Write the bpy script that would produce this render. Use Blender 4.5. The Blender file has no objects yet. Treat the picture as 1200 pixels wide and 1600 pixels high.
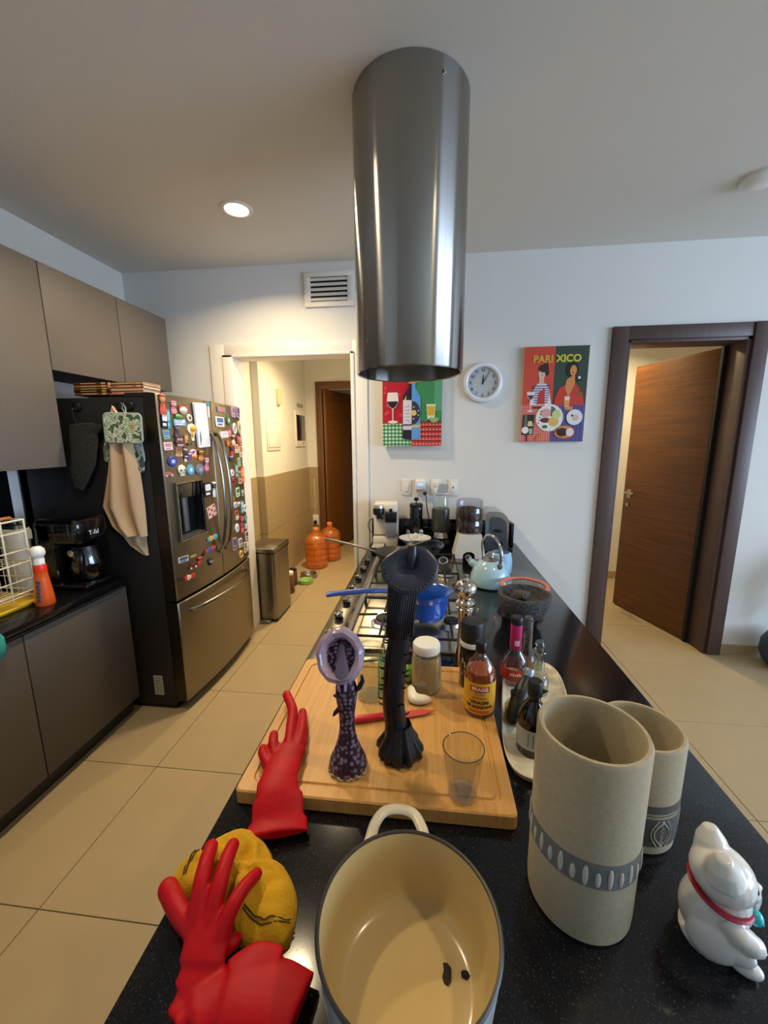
import bpy, bmesh, math, random
from mathutils import Matrix, Vector
from math import sin, cos, pi, radians, sqrt, atan2
random.seed(7)
S = bpy.context.scene
C = S.collection

# ---------------------------------------------------------------- camera, world, lights, exposure
def cam_axes(yaw, pitch, roll):
    y, p, r = map(radians, (yaw, pitch, roll))
    F = Vector((-sin(y)*cos(p), cos(y)*cos(p), -sin(p)))
    R0 = Vector((cos(y), sin(y), 0)); U0 = R0.cross(F)
    R = R0*cos(r) + U0*sin(r)
    return R, R.cross(F), F
cd = bpy.data.cameras.new('camera'); co = bpy.data.objects.new('camera', cd); C.objects.link(co)
cR, cU, cF = cam_axes(6.38, 10.3, -0.4)
co.matrix_world = Matrix(((cR.x, cU.x, -cF.x, 0), (cR.y, cU.y, -cF.y, 0), (cR.z, cU.z, -cF.z, 1.6), (0, 0, 0, 1)))
cd.sensor_fit = 'HORIZONTAL'; cd.sensor_width = 36; cd.lens = 615/1200*36; cd.clip_start = .02
S.camera = co
V = S.view_settings
V.view_transform = 'Standard'; V.look = 'None'; V.gamma = 1; V.use_curve_mapping = False
V.exposure = 0.0

W = bpy.data.worlds.new('world'); S.world = W; W.use_nodes = True
bg = W.node_tree.nodes['Background']; bg.inputs[0].default_value = (.55, .73, 1.0, 1); bg.inputs[1].default_value = 15

def lamp(name, kind, loc, power, col, size=.1, rot=(0, 0, 0), size_y=None, spread=None):
    l = bpy.data.lights.new(name, kind); l.energy = power; l.color = col
    if kind == 'AREA':
        l.shape = 'RECTANGLE' if size_y else 'DISK'; l.size = size
        if size_y: l.size_y = size_y
        if spread: l.spread = radians(spread)
    else:
        l.shadow_soft_size = size
    o = bpy.data.objects.new(name, l); C.objects.link(o); o.location = loc; o.rotation_euler = rot
    return o
# sky light enters through the big window in the right-hand wall
WIN = (6.4, -2.6, 1.9, .75, 2.75)      # x, y0, y1, z0, z1
o = lamp('window_portal', 'AREA', (WIN[0]+.12, (WIN[1]+WIN[2])/2, (WIN[3]+WIN[4])/2), 1, (1, 1, 1), WIN[2]-WIN[1], (0, pi/2, 0), WIN[4]-WIN[3])
o.data.size, o.data.size_y = WIN[4]-WIN[3], WIN[2]-WIN[1]
o.data.cycles.is_portal = True
WARM = (1.0, .79, .50)

DOWNLIGHTS = [(-1.057, 2.31, 23), (-1.06, 1.12, 14), (1.05, .66, 10)]
HALL_LIGHTS = [(-.88, 4.05, 2.69, 38), (1.75, 4.0, 2.69, 26)]
HALL_WARM = (1.0, .76, .42)

# ---------------------------------------------------------------- helpers
def lin(c):
    if isinstance(c, str): c = tuple(int(c[i:i+2], 16) for i in (0, 2, 4))
    return tuple((x/255/12.92 if x/255 <= .04045 else ((x/255+.055)/1.055)**2.4) for x in c)

MATS = {}
def P(name, col, rough=.5, metal=0, noise=None, scale=(1, 1, 1), col2=None, bump=0, coat=0, emit=0, trans=0, ior=1.45, sss=0, aniso=0, spec=None):
    """principled material; noise = (noise scale, amount) mixes towards col2"""
    if name in MATS: return MATS[name]
    m = bpy.data.materials.new(name); m.use_nodes = True; MATS[name] = m
    nt = m.node_tree; b = nt.nodes['Principled BSDF']; L = nt.links
    c = lin(col)
    b.inputs['Base Color'].default_value = (*c, 1); b.inputs['Roughness'].default_value = rough; b.inputs['Metallic'].default_value = metal
    b.inputs['IOR'].default_value = ior
    if coat: b.inputs['Coat Weight'].default_value = coat; b.inputs['Coat Roughness'].default_value = .08
    if trans: b.inputs['Transmission Weight'].default_value = trans
    if aniso:
        b.inputs['Anisotropic'].default_value = aniso; b.inputs['Anisotropic Rotation'].default_value = .25
        tg = nt.nodes.new('ShaderNodeTangent'); tg.direction_type = 'RADIAL'; tg.axis = 'Z'; L.new(tg.outputs[0], b.inputs['Tangent'])
    if spec is not None: b.inputs['Specular IOR Level'].default_value = spec
    if sss: b.inputs['Subsurface Weight'].default_value = sss; b.inputs['Subsurface Radius'].default_value = (.01, .008, .006)
    if emit: b.inputs['Emission Color'].default_value = (*c, 1); b.inputs['Emission Strength'].default_value = emit
    if noise:
        tc = nt.nodes.new('ShaderNodeTexCoord'); mp = nt.nodes.new('ShaderNodeMapping'); n = nt.nodes.new('ShaderNodeTexNoise')
        mp.inputs['Scale'].default_value = scale
        L.new(tc.outputs['Object'], mp.inputs['Vector']); L.new(mp.outputs['Vector'], n.inputs['Vector'])
        n.inputs['Scale'].default_value = noise[0]; n.inputs['Detail'].default_value = 6; n.inputs['Roughness'].default_value = .65
        r = nt.nodes.new('ShaderNodeValToRGB'); r.color_ramp.elements[0].position = .5-noise[1]; r.color_ramp.elements[1].position = .5+noise[1]
        c2 = lin(col2) if col2 else tuple(x*.7 for x in c)
        r.color_ramp.elements[0].color = (*c2, 1); r.color_ramp.elements[1].color = (*c, 1)
        L.new(n.outputs['Fac'], r.inputs['Fac']); L.new(r.outputs['Color'], b.inputs['Base Color'])
        if bump:
            bp = nt.nodes.new('ShaderNodeBump'); bp.inputs['Strength'].default_value = bump; bp.inputs['Distance'].default_value = .004
            L.new(n.outputs['Fac'], bp.inputs['Height']); L.new(bp.outputs['Normal'], b.inputs['Normal'])
    return m

def dots(name, col, col2, scale, thr, rough=.4, coat=0):
    """voronoi dots of col2 on col"""
    if name in MATS: return MATS[name]
    m = P(name, col, rough, coat=coat); nt = m.node_tree; b = nt.nodes['Principled BSDF']; L = nt.links
    tc = nt.nodes.new('ShaderNodeTexCoord'); v = nt.nodes.new('ShaderNodeTexVoronoi'); v.inputs['Scale'].default_value = scale
    v.inputs['Randomness'].default_value = .55
    r = nt.nodes.new('ShaderNodeValToRGB'); r.color_ramp.elements[0].position = thr*.8; r.color_ramp.elements[1].position = thr
    r.color_ramp.elements[0].color = (*lin(col2), 1); r.color_ramp.elements[1].color = (*lin(col), 1)
    L.new(tc.outputs['Object'], v.inputs['Vector']); L.new(v.outputs['Distance'], r.inputs['Fac']); L.new(r.outputs['Color'], b.inputs['Base Color'])
    return m

def clear(name, tint=(255, 255, 255), refl=.06, rough=.02, body=0.0, bodycol=None):
    """thin glass: transparent tint + fresnel gloss (+ a little diffuse body)"""
    if name in MATS: return MATS[name]
    m = bpy.data.materials.new(name); m.use_nodes = True; MATS[name] = m
    nt = m.node_tree; L = nt.links; nt.nodes.remove(nt.nodes['Principled BSDF']); out = nt.nodes['Material Output']
    t = nt.nodes.new('ShaderNodeBsdfTransparent'); t.inputs[0].default_value = (*lin(tint), 1)
    g = nt.nodes.new('ShaderNodeBsdfGlossy'); g.inputs['Roughness'].default_value = rough
    f = nt.nodes.new('ShaderNodeLayerWeight'); f.inputs['Blend'].default_value = .18
    mul = nt.nodes.new('ShaderNodeMath'); mul.operation = 'MULTIPLY_ADD'; mul.inputs[1].default_value = .55; mul.inputs[2].default_value = refl
    L.new(f.outputs['Facing'], mul.inputs[0])
    mx = nt.nodes.new('ShaderNodeMixShader'); L.new(mul.outputs[0], mx.inputs[0]); L.new(g.outputs[0], mx.inputs[2])
    if body:
        d = nt.nodes.new('ShaderNodeBsdfDiffuse'); d.inputs[0].default_value = (*lin(bodycol or tint), 1)
        m2 = nt.nodes.new('ShaderNodeMixShader'); m2.inputs[0].default_value = body
        L.new(t.outputs[0], m2.inputs[1]); L.new(d.outputs[0], m2.inputs[2]); L.new(m2.outputs[0], mx.inputs[1])
    else:
        L.new(t.outputs[0], mx.inputs[1])
    L.new(mx.outputs[0], out.inputs[0])
    return m

class MB:
    """collects shapes into one mesh"""
    def __init__(s): s.v = []; s.f = []; s.m = []
    def add(s, vs, fs, mi=0, M=None):
        k = len(s.v)
        s.v += [tuple(M @ Vector(p)) for p in vs] if M else [tuple(p) for p in vs]
        s.f += [tuple(i+k for i in f) for f in fs]; s.m += [mi]*len(fs)
        return s
    def box(s, x0, x1, y0, y1, z0, z1, bev=0, mi=0, M=None, seg=2):
        if not bev:
            vs = [(x, y, z) for x in (x0, x1) for y in (y0, y1) for z in (z0, z1)]
            return s.add(vs, [(0, 1, 3, 2), (4, 6, 7, 5), (0, 4, 5, 1), (2, 3, 7, 6), (0, 2, 6, 4), (1, 5, 7, 3)], mi, M)
        bm = bmesh.new(); bmesh.ops.create_cube(bm, size=1)
        for v in bm.verts: v.co = Vector(((x0+x1)/2+v.co.x*(x1-x0), (y0+y1)/2+v.co.y*(y1-y0), (z0+z1)/2+v.co.z*(z1-z0)))
        bmesh.ops.bevel(bm, geom=bm.edges[:], offset=bev, segments=seg, profile=.5, affect='EDGES')
        bm.verts.index_update()
        s.add([v.co[:] for v in bm.verts], [[v.index for v in f.verts] for f in bm.faces], mi, M); bm.free()
        return s
    def lathe(s, prof, c=(0, 0, 0), seg=32, mi=0, sx=1, sy=1, M=None, wob=None):
        vs = []; fs = []; rings = []
        for k, (r, z) in enumerate(prof):
            if r <= 1e-6:
                rings.append([len(vs)]); vs.append((c[0], c[1], c[2]+z))
            else:
                rings.append(list(range(len(vs), len(vs)+seg)))
                for i in range(seg):
                    a = 2*pi*i/seg; rr = r*(1+(wob(a, k/(len(prof)-1)) if wob else 0))
                    vs.append((c[0]+rr*cos(a)*sx, c[1]+rr*sin(a)*sy, c[2]+z))
        for A, B in zip(rings, rings[1:]):
            if len(A) == 1 and len(B) == 1: continue
            for i in range(seg):
                j = (i+1) % seg
                if len(A) == 1: fs.append((A[0], B[j], B[i]))
                elif len(B) == 1: fs.append((A[i], A[j], B[0]))
                else: fs.append((A[i], A[j], B[j], B[i]))
        return s.add(vs, fs, mi, M)
    def tube(s, pts, r, seg=10, mi=0, cap=True, up=None, M=None, closed=False):
        pts = [Vector(p) for p in pts]; n = len(pts)
        if not isinstance(r, (list, tuple)) or (isinstance(r, tuple) and len(r) == 2): r = [r]*n
        T = []
        for i in range(n):
            a, b = (pts[(i-1) % n], pts[(i+1) % n]) if closed else (pts[max(i-1, 0)], pts[min(i+1, n-1)])
            T.append((b-a).normalized())
        N = Vector(up) if up else (Vector((0, 0, 1)) if abs(T[0].z) < .9 else Vector((1, 0, 0)))
        vs = []
        for i in range(n):
            N = (N - T[i]*N.dot(T[i])).normalized(); B = T[i].cross(N)
            ra, rb = r[i] if isinstance(r[i], (list, tuple)) else (r[i], r[i])   # ra along B (width), rb along N (thickness)
            for k in range(seg):
                a = 2*pi*k/seg; vs.append(pts[i]+B*(ra*cos(a))+N*(rb*sin(a)))
        fs = []
        for i in range(n if closed else n-1):
            p, q = i*seg, ((i+1) % n)*seg
            for k in range(seg): j = (k+1) % seg; fs.append((p+k, p+j, q+j, q+k))
        if cap and not closed: fs += [tuple(range(seg-1, -1, -1)), tuple(range((n-1)*seg, n*seg))]
        return s.add(vs, fs, mi, M)
    def prism(s, poly, d0, d1, M=None, mi=0):
        n = len(poly)
        ar = sum(poly[i][0]*poly[(i+1) % n][1]-poly[(i+1) % n][0]*poly[i][1] for i in range(n))
        if ar < 0: poly = poly[::-1]
        vs = [(x, y, d0) for x, y in poly]+[(x, y, d1) for x, y in poly]
        fs = [tuple(range(n-1, -1, -1)), tuple(range(n, 2*n))]+[(i, (i+1) % n, n+(i+1) % n, n+i) for i in range(n)]
        return s.add(vs, fs, mi, M)
    def ell(s, c, r, seg=20, rings=12, mi=0, M=None, rot=None):
        prof = [(sin(pi*k/rings), -cos(pi*k/rings)) for k in range(rings+1)]
        prof[0] = (0, -1); prof[-1] = (0, 1)
        X = Matrix.Translation(c) @ (rot.to_4x4() if rot else Matrix.Identity(4)) @ Matrix.Diagonal((*r, 1))
        return s.lathe(prof, seg=seg, mi=mi, M=(M @ X) if M else X)
    def text(s, txt, size, d, M, mi=0, align='CENTER', bend=None, z=0, bold=0):
        cu = bpy.data.curves.new('lettering', 'FONT'); cu.body = txt; cu.size = size; cu.align_x = align; cu.align_y = 'CENTER'; cu.extrude = d; cu.resolution_u = 3; cu.offset = bold
        ob = bpy.data.objects.new('lettering', cu); C.objects.link(ob)
        dg = bpy.context.evaluated_depsgraph_get(); me = bpy.data.meshes.new_from_object(ob.evaluated_get(dg))
        vs = [(v.co.x, v.co.y, v.co.z+z) for v in me.vertices]
        if bend: vs = [((bend+z_)*sin(x/bend), y, (bend+z_)*cos(x/bend)-bend) for x, y, z_ in vs]
        s.add(vs, [tuple(p.vertices) for p in me.polygons], mi, M)
        bpy.data.objects.remove(ob); bpy.data.curves.remove(cu); bpy.data.meshes.remove(me)
        return s
    def mesh(s, name, mats, smooth=40):
        me = bpy.data.meshes.new(name); me.from_pydata(s.v, [], s.f)
        for m in (mats if isinstance(mats, (list, tuple)) else [mats]): me.materials.append(m)
        me.polygons.foreach_set('material_index', s.m)
        bm = bmesh.new(); bm.from_mesh(me); bmesh.ops.recalc_face_normals(bm, faces=bm.faces[:]); bm.to_mesh(me); bm.free()
        if smooth:
            me.polygons.foreach_set('use_smooth', [True]*len(me.polygons)); me.set_sharp_from_angle(angle=radians(smooth))
        me.update(); return me
    def build(s, name, mats, parent=None, smooth=40, label=None):
        o = bpy.data.objects.new(name, s.mesh(name, mats, smooth)); C.objects.link(o); o.parent = parent
        if label: o['label'] = label
        return o

def blob(mb, name, mat, parent=None, voxel=.003, smooth=8, loc=None):
    """fuse the overlapping shapes of mb into one continuous skin"""
    o = bpy.data.objects.new(name, mb.mesh(name, mat, 0)); C.objects.link(o)
    r = o.modifiers.new('r', 'REMESH'); r.mode = 'VOXEL'; r.voxel_size = voxel; r.use_smooth_shade = True
    q = o.modifiers.new('s', 'SMOOTH'); q.iterations = smooth; q.factor = .5
    me = bpy.data.meshes.new_from_object(o.evaluated_get(bpy.context.evaluated_depsgraph_get()))
    o.modifiers.clear(); old = o.data; o.data = me; bpy.data.meshes.remove(old); me.name = name
    if not me.materials: me.materials.append(mat)
    me.polygons.foreach_set('use_smooth', [True]*len(me.polygons)); o.parent = parent
    return o

def tag(o, label, cat, group=None):
    o['label'] = label; o['category'] = cat
    if group: o['group'] = group
    return o
def T(name, label, cat, loc=(0, 0, 0), rz=0, group=None):
    o = bpy.data.objects.new(name, None); C.objects.link(o); o.empty_display_size = .05
    o.location = loc; o.rotation_euler = (0, 0, rz)
    return tag(o, label, cat, group)
def struct(o): o['kind'] = 'structure'; return o
def SE(name):
    o = bpy.data.objects.new(name, None); C.objects.link(o); o.empty_display_size = .05; return struct(o)
def front(x, y, z):      # plane facing the camera side (-Y): u -> +X, v -> +Z, w -> -Y
    return Matrix(((1, 0, 0, x), (0, 0, -1, y), (0, 1, 0, z), (0, 0, 0, 1)))
def side(x, y, z):       # plane facing +X: u -> +Y, v -> +Z, w -> +X
    return Matrix(((0, 0, 1, x), (1, 0, 0, y), (0, 1, 0, z), (0, 0, 0, 1)))
def circ(cx, cy, r, n=20, ry=None, a0=0, a1=2*pi):
    full = abs(a1-a0-2*pi) < 1e-6
    return [(cx+r*cos(a0+(a1-a0)*i/(n if full else n-1)), cy+(ry or r)*sin(a0+(a1-a0)*i/(n if full else n-1))) for i in range(n)]
def rrect(x0, x1, y0, y1, r, n=5):
    p = []
    for cx, cy, a in ((x1-r, y1-r, 0), (x0+r, y1-r, pi/2), (x0+r, y0+r, pi), (x1-r, y0+r, 1.5*pi)):
        p += [(cx+r*cos(a+pi/2*i/n), cy+r*sin(a+pi/2*i/n)) for i in range(n+1)]
    return p
def bez(p0, p1, p2, p3, n=12):
    p0, p1, p2, p3 = map(Vector, (p0, p1, p2, p3))
    return [p0*(1-t)**3+p1*3*t*(1-t)**2+p2*3*t*t*(1-t)+p3*t**3 for t in [i/n for i in range(n+1)]]
def crom(pts, n=6):
    """smooth curve through points"""
    P_ = [Vector(p) for p in pts]; out = []
    for i in range(len(P_)-1):
        a, b, c, d = P_[max(i-1, 0)], P_[i], P_[i+1], P_[min(i+2, len(P_)-1)]
        for k in range(n):
            t = k/n; out.append(.5*((2*b)+(c-a)*t+(2*a-5*b+4*c-d)*t*t+(3*b-a-3*c+d)*t**3))
    return out+[P_[-1]]

# ---------------------------------------------------------------- shared materials
mWall = P('wall_paint', 'dfddd8', .85, noise=(3, .3), col2='dbd9d3')
mCeil = P('ceiling_paint', 'e0ddd6', .9, noise=(140, .3), col2='d8d5ce', bump=.15)
mTrimW = P('white_lacquer', 'e6e0d6', .4)
mTile = P('beige_tile', 'a69372', .42, noise=(5, .3), col2='9f8c6b')
mGrout = P('grout', '877b66', .9)
mBase = P('skirting_tile', 'a89670', .5)
mWood = P('dark_walnut', '7c4c1c', .45, noise=(2.2, .28), scale=(1.0, 1.0, 20), col2='48280c')
mWoodV = P('walnut_upright', '4d3527', .45, noise=(2.2, .25), scale=(22, 22, 1.2), col2='3b271c')
mFrame = P('walnut_frame', '54403a', .45, noise=(2.0, .25), scale=(26, 26, 1.0), col2='46342f')
mBlackGap = P('black_gap', '0c0a09', .8)
mSteel = P('brushed_steel', 'a8a6a2', .3, 1, aniso=.6)
mChrome = P('chrome', 'd4d4d4', .1, 1)
mGranite = P('black_granite', '0d0d10', .13)
def speckle(m, scale, thr, col):
    nt = m.node_tree; b = nt.nodes['Principled BSDF']; L = nt.links
    tc = nt.nodes.new('ShaderNodeTexCoord'); v = nt.nodes.new('ShaderNodeTexNoise'); v.inputs['Scale'].default_value = scale; v.inputs['Detail'].default_value = 3
    r = nt.nodes.new('ShaderNodeValToRGB'); r.color_ramp.elements[0].position = thr; r.color_ramp.elements[1].position = thr+.08
    r.color_ramp.elements[0].color = b.inputs['Base Color'].default_value; r.color_ramp.elements[1].color = (*lin(col), 1)
    L.new(tc.outputs['Object'], v.inputs['Vector']); L.new(v.outputs['Fac'], r.inputs['Fac']); L.new(r.outputs['Color'], b.inputs['Base Color'])
speckle(mGranite, 420, .60, '36363a')
mCab = P('taupe_laminate', '6a625b', .55, noise=(160, .3), col2='5f5851')
mCabB = P('taupe_laminate_shaded', '575049', .55, noise=(160, .3), col2='4e4842')  # same laminate as the upper doors, with the shade put into its colour
mCabIn = P('cabinet_carcass', '3a3632', .7)
mBlack = P('black_plastic', '0c0c0e', .35)
mBlackG = P('black_gloss', '08080b', .08, coat=.5)
mWhite = P('white_plastic', 'e8e6e2', .35)
mFridge = P('dark_stainless', '8d8578', .34, 1, aniso=.5)
mFridgeS = P('fridge_side', '1d1c1d', .45)
mIron = P('cast_iron', '131313', .6)
mGlass = clear('clear_glass', (240, 244, 240), .05)
mClearP = clear('clear_plastic', (228, 228, 236), .06)

# ---------------------------------------------------------------- room shell
def boxes(name, lst, mat, parent=None, bev=0):
    mb = MB()
    for b in lst: mb.box(*b, bev=bev)
    return mb.build(name, mat, parent, smooth=30)
CE = 2.85
YB0, YB1 = 3.0, 3.15
struct(boxes('wall_back', [(-2.46, -1.49, YB0, YB1, 0, CE), (-1.49, -.56, YB0, YB1, 2.235, CE), (-.56, 1.335, YB0, YB1, 0, CE), (1.335, 2.10, YB0, YB1, 2.26, CE), (2.10, 6.55, YB0, YB1, 0, CE)], mWall))
struct(boxes('wall_left', [(-2.46, -2.31, -4.0, YB0, 0, CE)], mWall))
struct(boxes('wall_right', [(6.4, 6.55, -4.0, WIN[1], 0, CE), (6.4, 6.55, WIN[2], YB0, 0, CE), (6.4, 6.55, WIN[1], WIN[2], WIN[4], CE), (6.4, 6.55, WIN[1], WIN[2], 0, WIN[3])], mWall))
struct(boxes('wall_rear', [(-2.46, 6.55, -4.15, -4.0, 0, CE)], mWall))
wf = struct(boxes('window_1', [(6.43, 6.5, y-.025, y+.025, WIN[3], WIN[4]) for y in (WIN[1]+.025, (WIN[1]+WIN[2])/2, WIN[2]-.025)]+[(6.43, 6.5, WIN[1], WIN[2], z, z+.05) for z in (WIN[3], WIN[4]-.05)], P('dark_window_frame', '2a2a2c', .4)))
struct(boxes('ceiling', [(-2.46, 6.55, -4.15, YB1, CE, CE+.15)], mCeil))
struct(boxes('ceiling_hall', [(-2.0, -.3, YB1, 7.3, 2.70, 2.85)], mCeil))
struct(boxes('ceiling_bedroom', [(1.0, 3.4, YB1, 4.95, 2.70, 2.85)], mCeil))
# floor: grout bed and large porcelain tiles
fl = struct(boxes('floor', [(-2.46, 6.55, -4.15, 7.4, -.12, -.006)], mGrout))
cols = [-2.53, -1.33, .04, 1.41, 2.61, 3.81, 5.01, 6.21]
rows = [.963-.612*k for k in range(9, 0, -1)]+[.963+.612*k for k in range(0, 11)]
tmesh = {}
for i in range(len(cols)-1):
    for j in range(len(rows)-1):
        x0, x1, y0, y1 = cols[i], cols[i+1], rows[j], rows[j+1]
        w, d = round(x1-x0, 3), round(y1-y0, 3)
        if (w, d) not in tmesh:
            tmesh[(w, d)] = MB().box(-w/2+.0015, w/2-.0015, -d/2+.0015, d/2-.0015, -.012, 0, bev=.0012, seg=1).mesh('tile', mTile, 30)
        o = bpy.data.objects.new('tile', tmesh[(w, d)]); C.objects.link(o); o.parent = fl; o.location = ((x0+x1)/2, (y0+y1)/2, 0)
# hall beyond the left doorway
HX = -1.70
struct(boxes('wall_hall_left', [(-1.95, -1.78, YB1, 3.95, 0, 2.70), (-1.95, HX, 3.95, 5.62, 0, 2.70)], mWall))
struct(boxes('wall_hall_right', [(-.50, -.35, YB1, 7.2, 0, 2.70)], mWall))
struct(boxes('wall_hall_end', [(HX, -1.46, 5.5, 5.62, 0, 2.70), (-1.46, -.62, 5.5, 5.62, 2.30, 2.70), (-.62, -.5, 5.5, 5.62, 0, 2.70)], mWall))
struct(boxes('wall_hall_far', [(-2.0, -.35, 7.2, 7.35, 0, 2.70), (-2.0, -1.85, 5.62, 7.2, 0, 2.70)], mWall))
wt = SE('trim_1')     # tiled wainscot of the hall
for x, y0, y1 in ((-1.78, YB1, 3.945), (HX, 3.952, 5.15), (HX, 5.153, 5.5)):
    for z0, z1 in ((0, .618), (.621, 1.235)):
        MB().box(x, x+.012, y0, y1, z0, z1, bev=.001, seg=1).build('tile', mTile, wt)
for z0, z1 in ((0, .618), (.621, 1.235)):
    MB().box(-1.768, HX+.012, 3.938, 3.95, z0, z1, bev=.001, seg=1).build('tile', mTile, wt)
    MB().box(HX+.013, -1.552, 5.488, 5.5, z0, z1, bev=.001, seg=1).build('tile', mTile, wt)
# white casing of the hall doorway
tr = SE('trim_2')
MB().box(-1.655, -1.54, 2.985, 3.0, 0, 2.318, bev=.002).box(-1.552, -1.474, 2.97, 3.0, 0, 2.24, bev=.003).box(-1.49, -1.474, 3.0, 3.15, 0, 2.235).build('casing_left', mTrimW, tr)
MB().box(-.56, -.452, 2.985, 3.0, 0, 2.318, bev=.002).box(-.573, -.548, 2.97, 3.15, 0, 2.24, bev=.003).build('casing_right', mTrimW, tr)
MB().box(-1.54, -.56, 2.985, 3.0, 2.24, 2.318, bev=.002).box(-1.552, -.548, 2.97, 3.15, 2.222, 2.24, bev=.003).build('casing_head', mTrimW, tr)
# door at the end of the hall, swung away from us
d1 = SE('door_1'); mHallF = P('hall_walnut', '74502e', .45, noise=(2.0, .25), scale=(26, 26, 1.0), col2='5e3e22')
MB().box(-1.55, -1.44, 5.47, 5.51, 0, 2.39, bev=.003).box(-1.46, -1.42, 5.47, 5.64, 0, 2.31, bev=.002).build('jamb_left', mHallF, d1)
MB().box(-.64, -.51, 5.47, 5.51, 0, 2.39, bev=.003).build('jamb_right', mHallF, d1)
MB().box(-1.55, -.51, 5.465, 5.51, 2.30, 2.395, bev=.003).build('head', mHallF, d1)
lf = MB().box(0, .84, 0, .04, .008, 2.295, bev=.002).build('leaf', mWood, d1)
lf.location = (-1.405, 5.47, 0); lf.rotation_euler = (0, 0, radians(74))
h = MB().box(.735, .785, -.006, 0, 1.0-.11, 1.06-.11, bev=.002)
h.tube([(.76, -.004, .925), (.76, -.05, .925), (.745, -.055, .925), (.64, -.055, .925)], .009); h.tube([(.76, 0, .80), (.76, -.012, .80)], .018, seg=14)
h.build('door_handle', mSteel, lf)
# room beyond the right doorway
struct(boxes('wall_bedroom_left', [(1.0, 1.16, YB1, 4.8, 0, 2.70)], mWall))
struct(boxes('wall_bedroom_end', [(1.0, 3.4, 4.66, 4.8, 0, 2.70)], mWall))
struct(boxes('wall_bedroom_right', [(3.2, 3.4, YB1, 4.66, 0, 2.70)], mWall))
struct(boxes('baseboard_bedroom', [(1.16, 3.2, 4.648, 4.66, 0, .085)], mBase))
struct(boxes('baseboard_right', [(2.19, 6.4, 2.988, 3.0, 0, .075)], mBase))
struct(boxes('baseboard_back', [(.67, 1.225, 2.988, 3.0, 0, .075)], mBase))
# walnut door of the right room
d2 = SE('door_2')
MB().box(1.231, 1.335, 2.975, 3.0, 0, 2.342, bev=.003).box(1.325, 1.352, 2.985, 3.17, 0, 2.26, bev=.003).build('jamb_left', mFrame, d2)
MB().box(2.10, 2.19, 2.965, 3.0, 0, 2.342, bev=.003).box(2.075, 2.105, 2.985, 3.17, 0, 2.26, bev=.003).build('jamb_right', mFrame, d2)
MB().box(1.335, 2.10, 2.975, 3.0, 2.255, 2.342, bev=.003).box(1.335, 2.10, 2.985, 3.17, 2.235, 2.26, bev=.003).build('head', mFrame, d2)
lf = MB().box(-.74, 0, 0, .04, .008, 2.228, bev=.002).build('leaf', mWood, d2)
lf.location = (2.048, 3.185, 0); lf.rotation_euler = (0, 0, radians(-73))
h = MB().box(-.70, -.655, -.006, 0, 1.06, 1.14, bev=.002)
h.tube([(-.678, -.004, 1.115), (-.678, -.05, 1.115), (-.66, -.055, 1.115), (-.57, -.055, 1.115)], .009); h.tube([(-.678, 0, 1.0), (-.678, -.012, 1.0)], .018, seg=14)
h.build('door_handle', mSteel, lf)
MB().box(2.046, 2.076, 3.15, 3.18, 0, 2.235).build('hinge_shade_strip', mBlackGap, d2)  # black strip painting the shade on the leaf edge beside the jamb

# ---------------------------------------------------------------- ceiling fittings
mLens = P('lamp_lens', 'fff0d2', .5, emit=14)
def downlight(x, y, z, power, label, col=WARM):
    t = T('ceiling_downlight', label, 'ceiling light', (x, y, z))
    MB().lathe([(.062, 0), (.062, -.004), (.066, -.007), (.082, -.005), (.086, 0)], seg=36).build('trim_ring', mWhite, t)
    MB().lathe([(0, -.003), (.062, -.003)], seg=32).build('lens', mLens, t)
    lamp('downlight_beam', 'AREA', (x, y, z-.012), power, col, .11, spread=150)
names = ['round recessed ceiling light shining near the refrigerator', 'recessed ceiling light over the aisle beside the counter front', 'recessed ceiling light right of the island', 'recessed ceiling light over the living area', 'recessed ceiling light behind the viewer']
for (x, y, p), n in zip(DOWNLIGHTS, names): downlight(x, y, CE, p, n)
downlight(*HALL_LIGHTS[0], 'recessed ceiling light in the tiled hall', HALL_WARM); downlight(*HALL_LIGHTS[1], 'recessed ceiling light in the room behind the walnut door', HALL_WARM)

# island hood: a steel cylinder hanging from the ceiling
hx, hy, hr = -.083, 1.74, .221
t = T('range_hood', 'tall brushed steel cylinder hood hanging from the ceiling over the island', 'range hood', (hx, hy, 0))
MB().lathe([(hr, 2.848), (hr, 1.878), (hr-.004, 1.872), (hr-.010, 1.876), (hr-.010, 2.60)], seg=96).build('shell', P('hood_steel', '9c9994', .21, 1, aniso=.98), t)
MB().lathe([(0, 2.0), (.05, 1.995), (.205, 1.99), (.2105, 1.985)], seg=48).build('filter_plate', mSteel, t)
MB().tube([(.19*cos(-1.0)*1.17, .19*sin(-1.0)*1.17, 2.80), (.19*cos(-1.0)*1.2, .19*sin(-1.0)*1.2, 2.80)], .006).build('screw', mChrome, t)
for s_ in (-1, 1): MB().lathe([(0, 1.986), (.022, 1.985), (.026, 1.988)], c=(.09*s_, -.05, 0), seg=18).build('lamp', mWhite, t)

# smoke detector at the right edge of the ceiling
t = T('smoke_detector', 'white round detector on the ceiling at the right edge', 'detector', (1.60, 2.37, CE))
MB().lathe([(.085, 0), (.085, -.014), (.06, -.03), (.02, -.034), (0, -.034)], seg=32).build('dome', mWhite, t)

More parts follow.
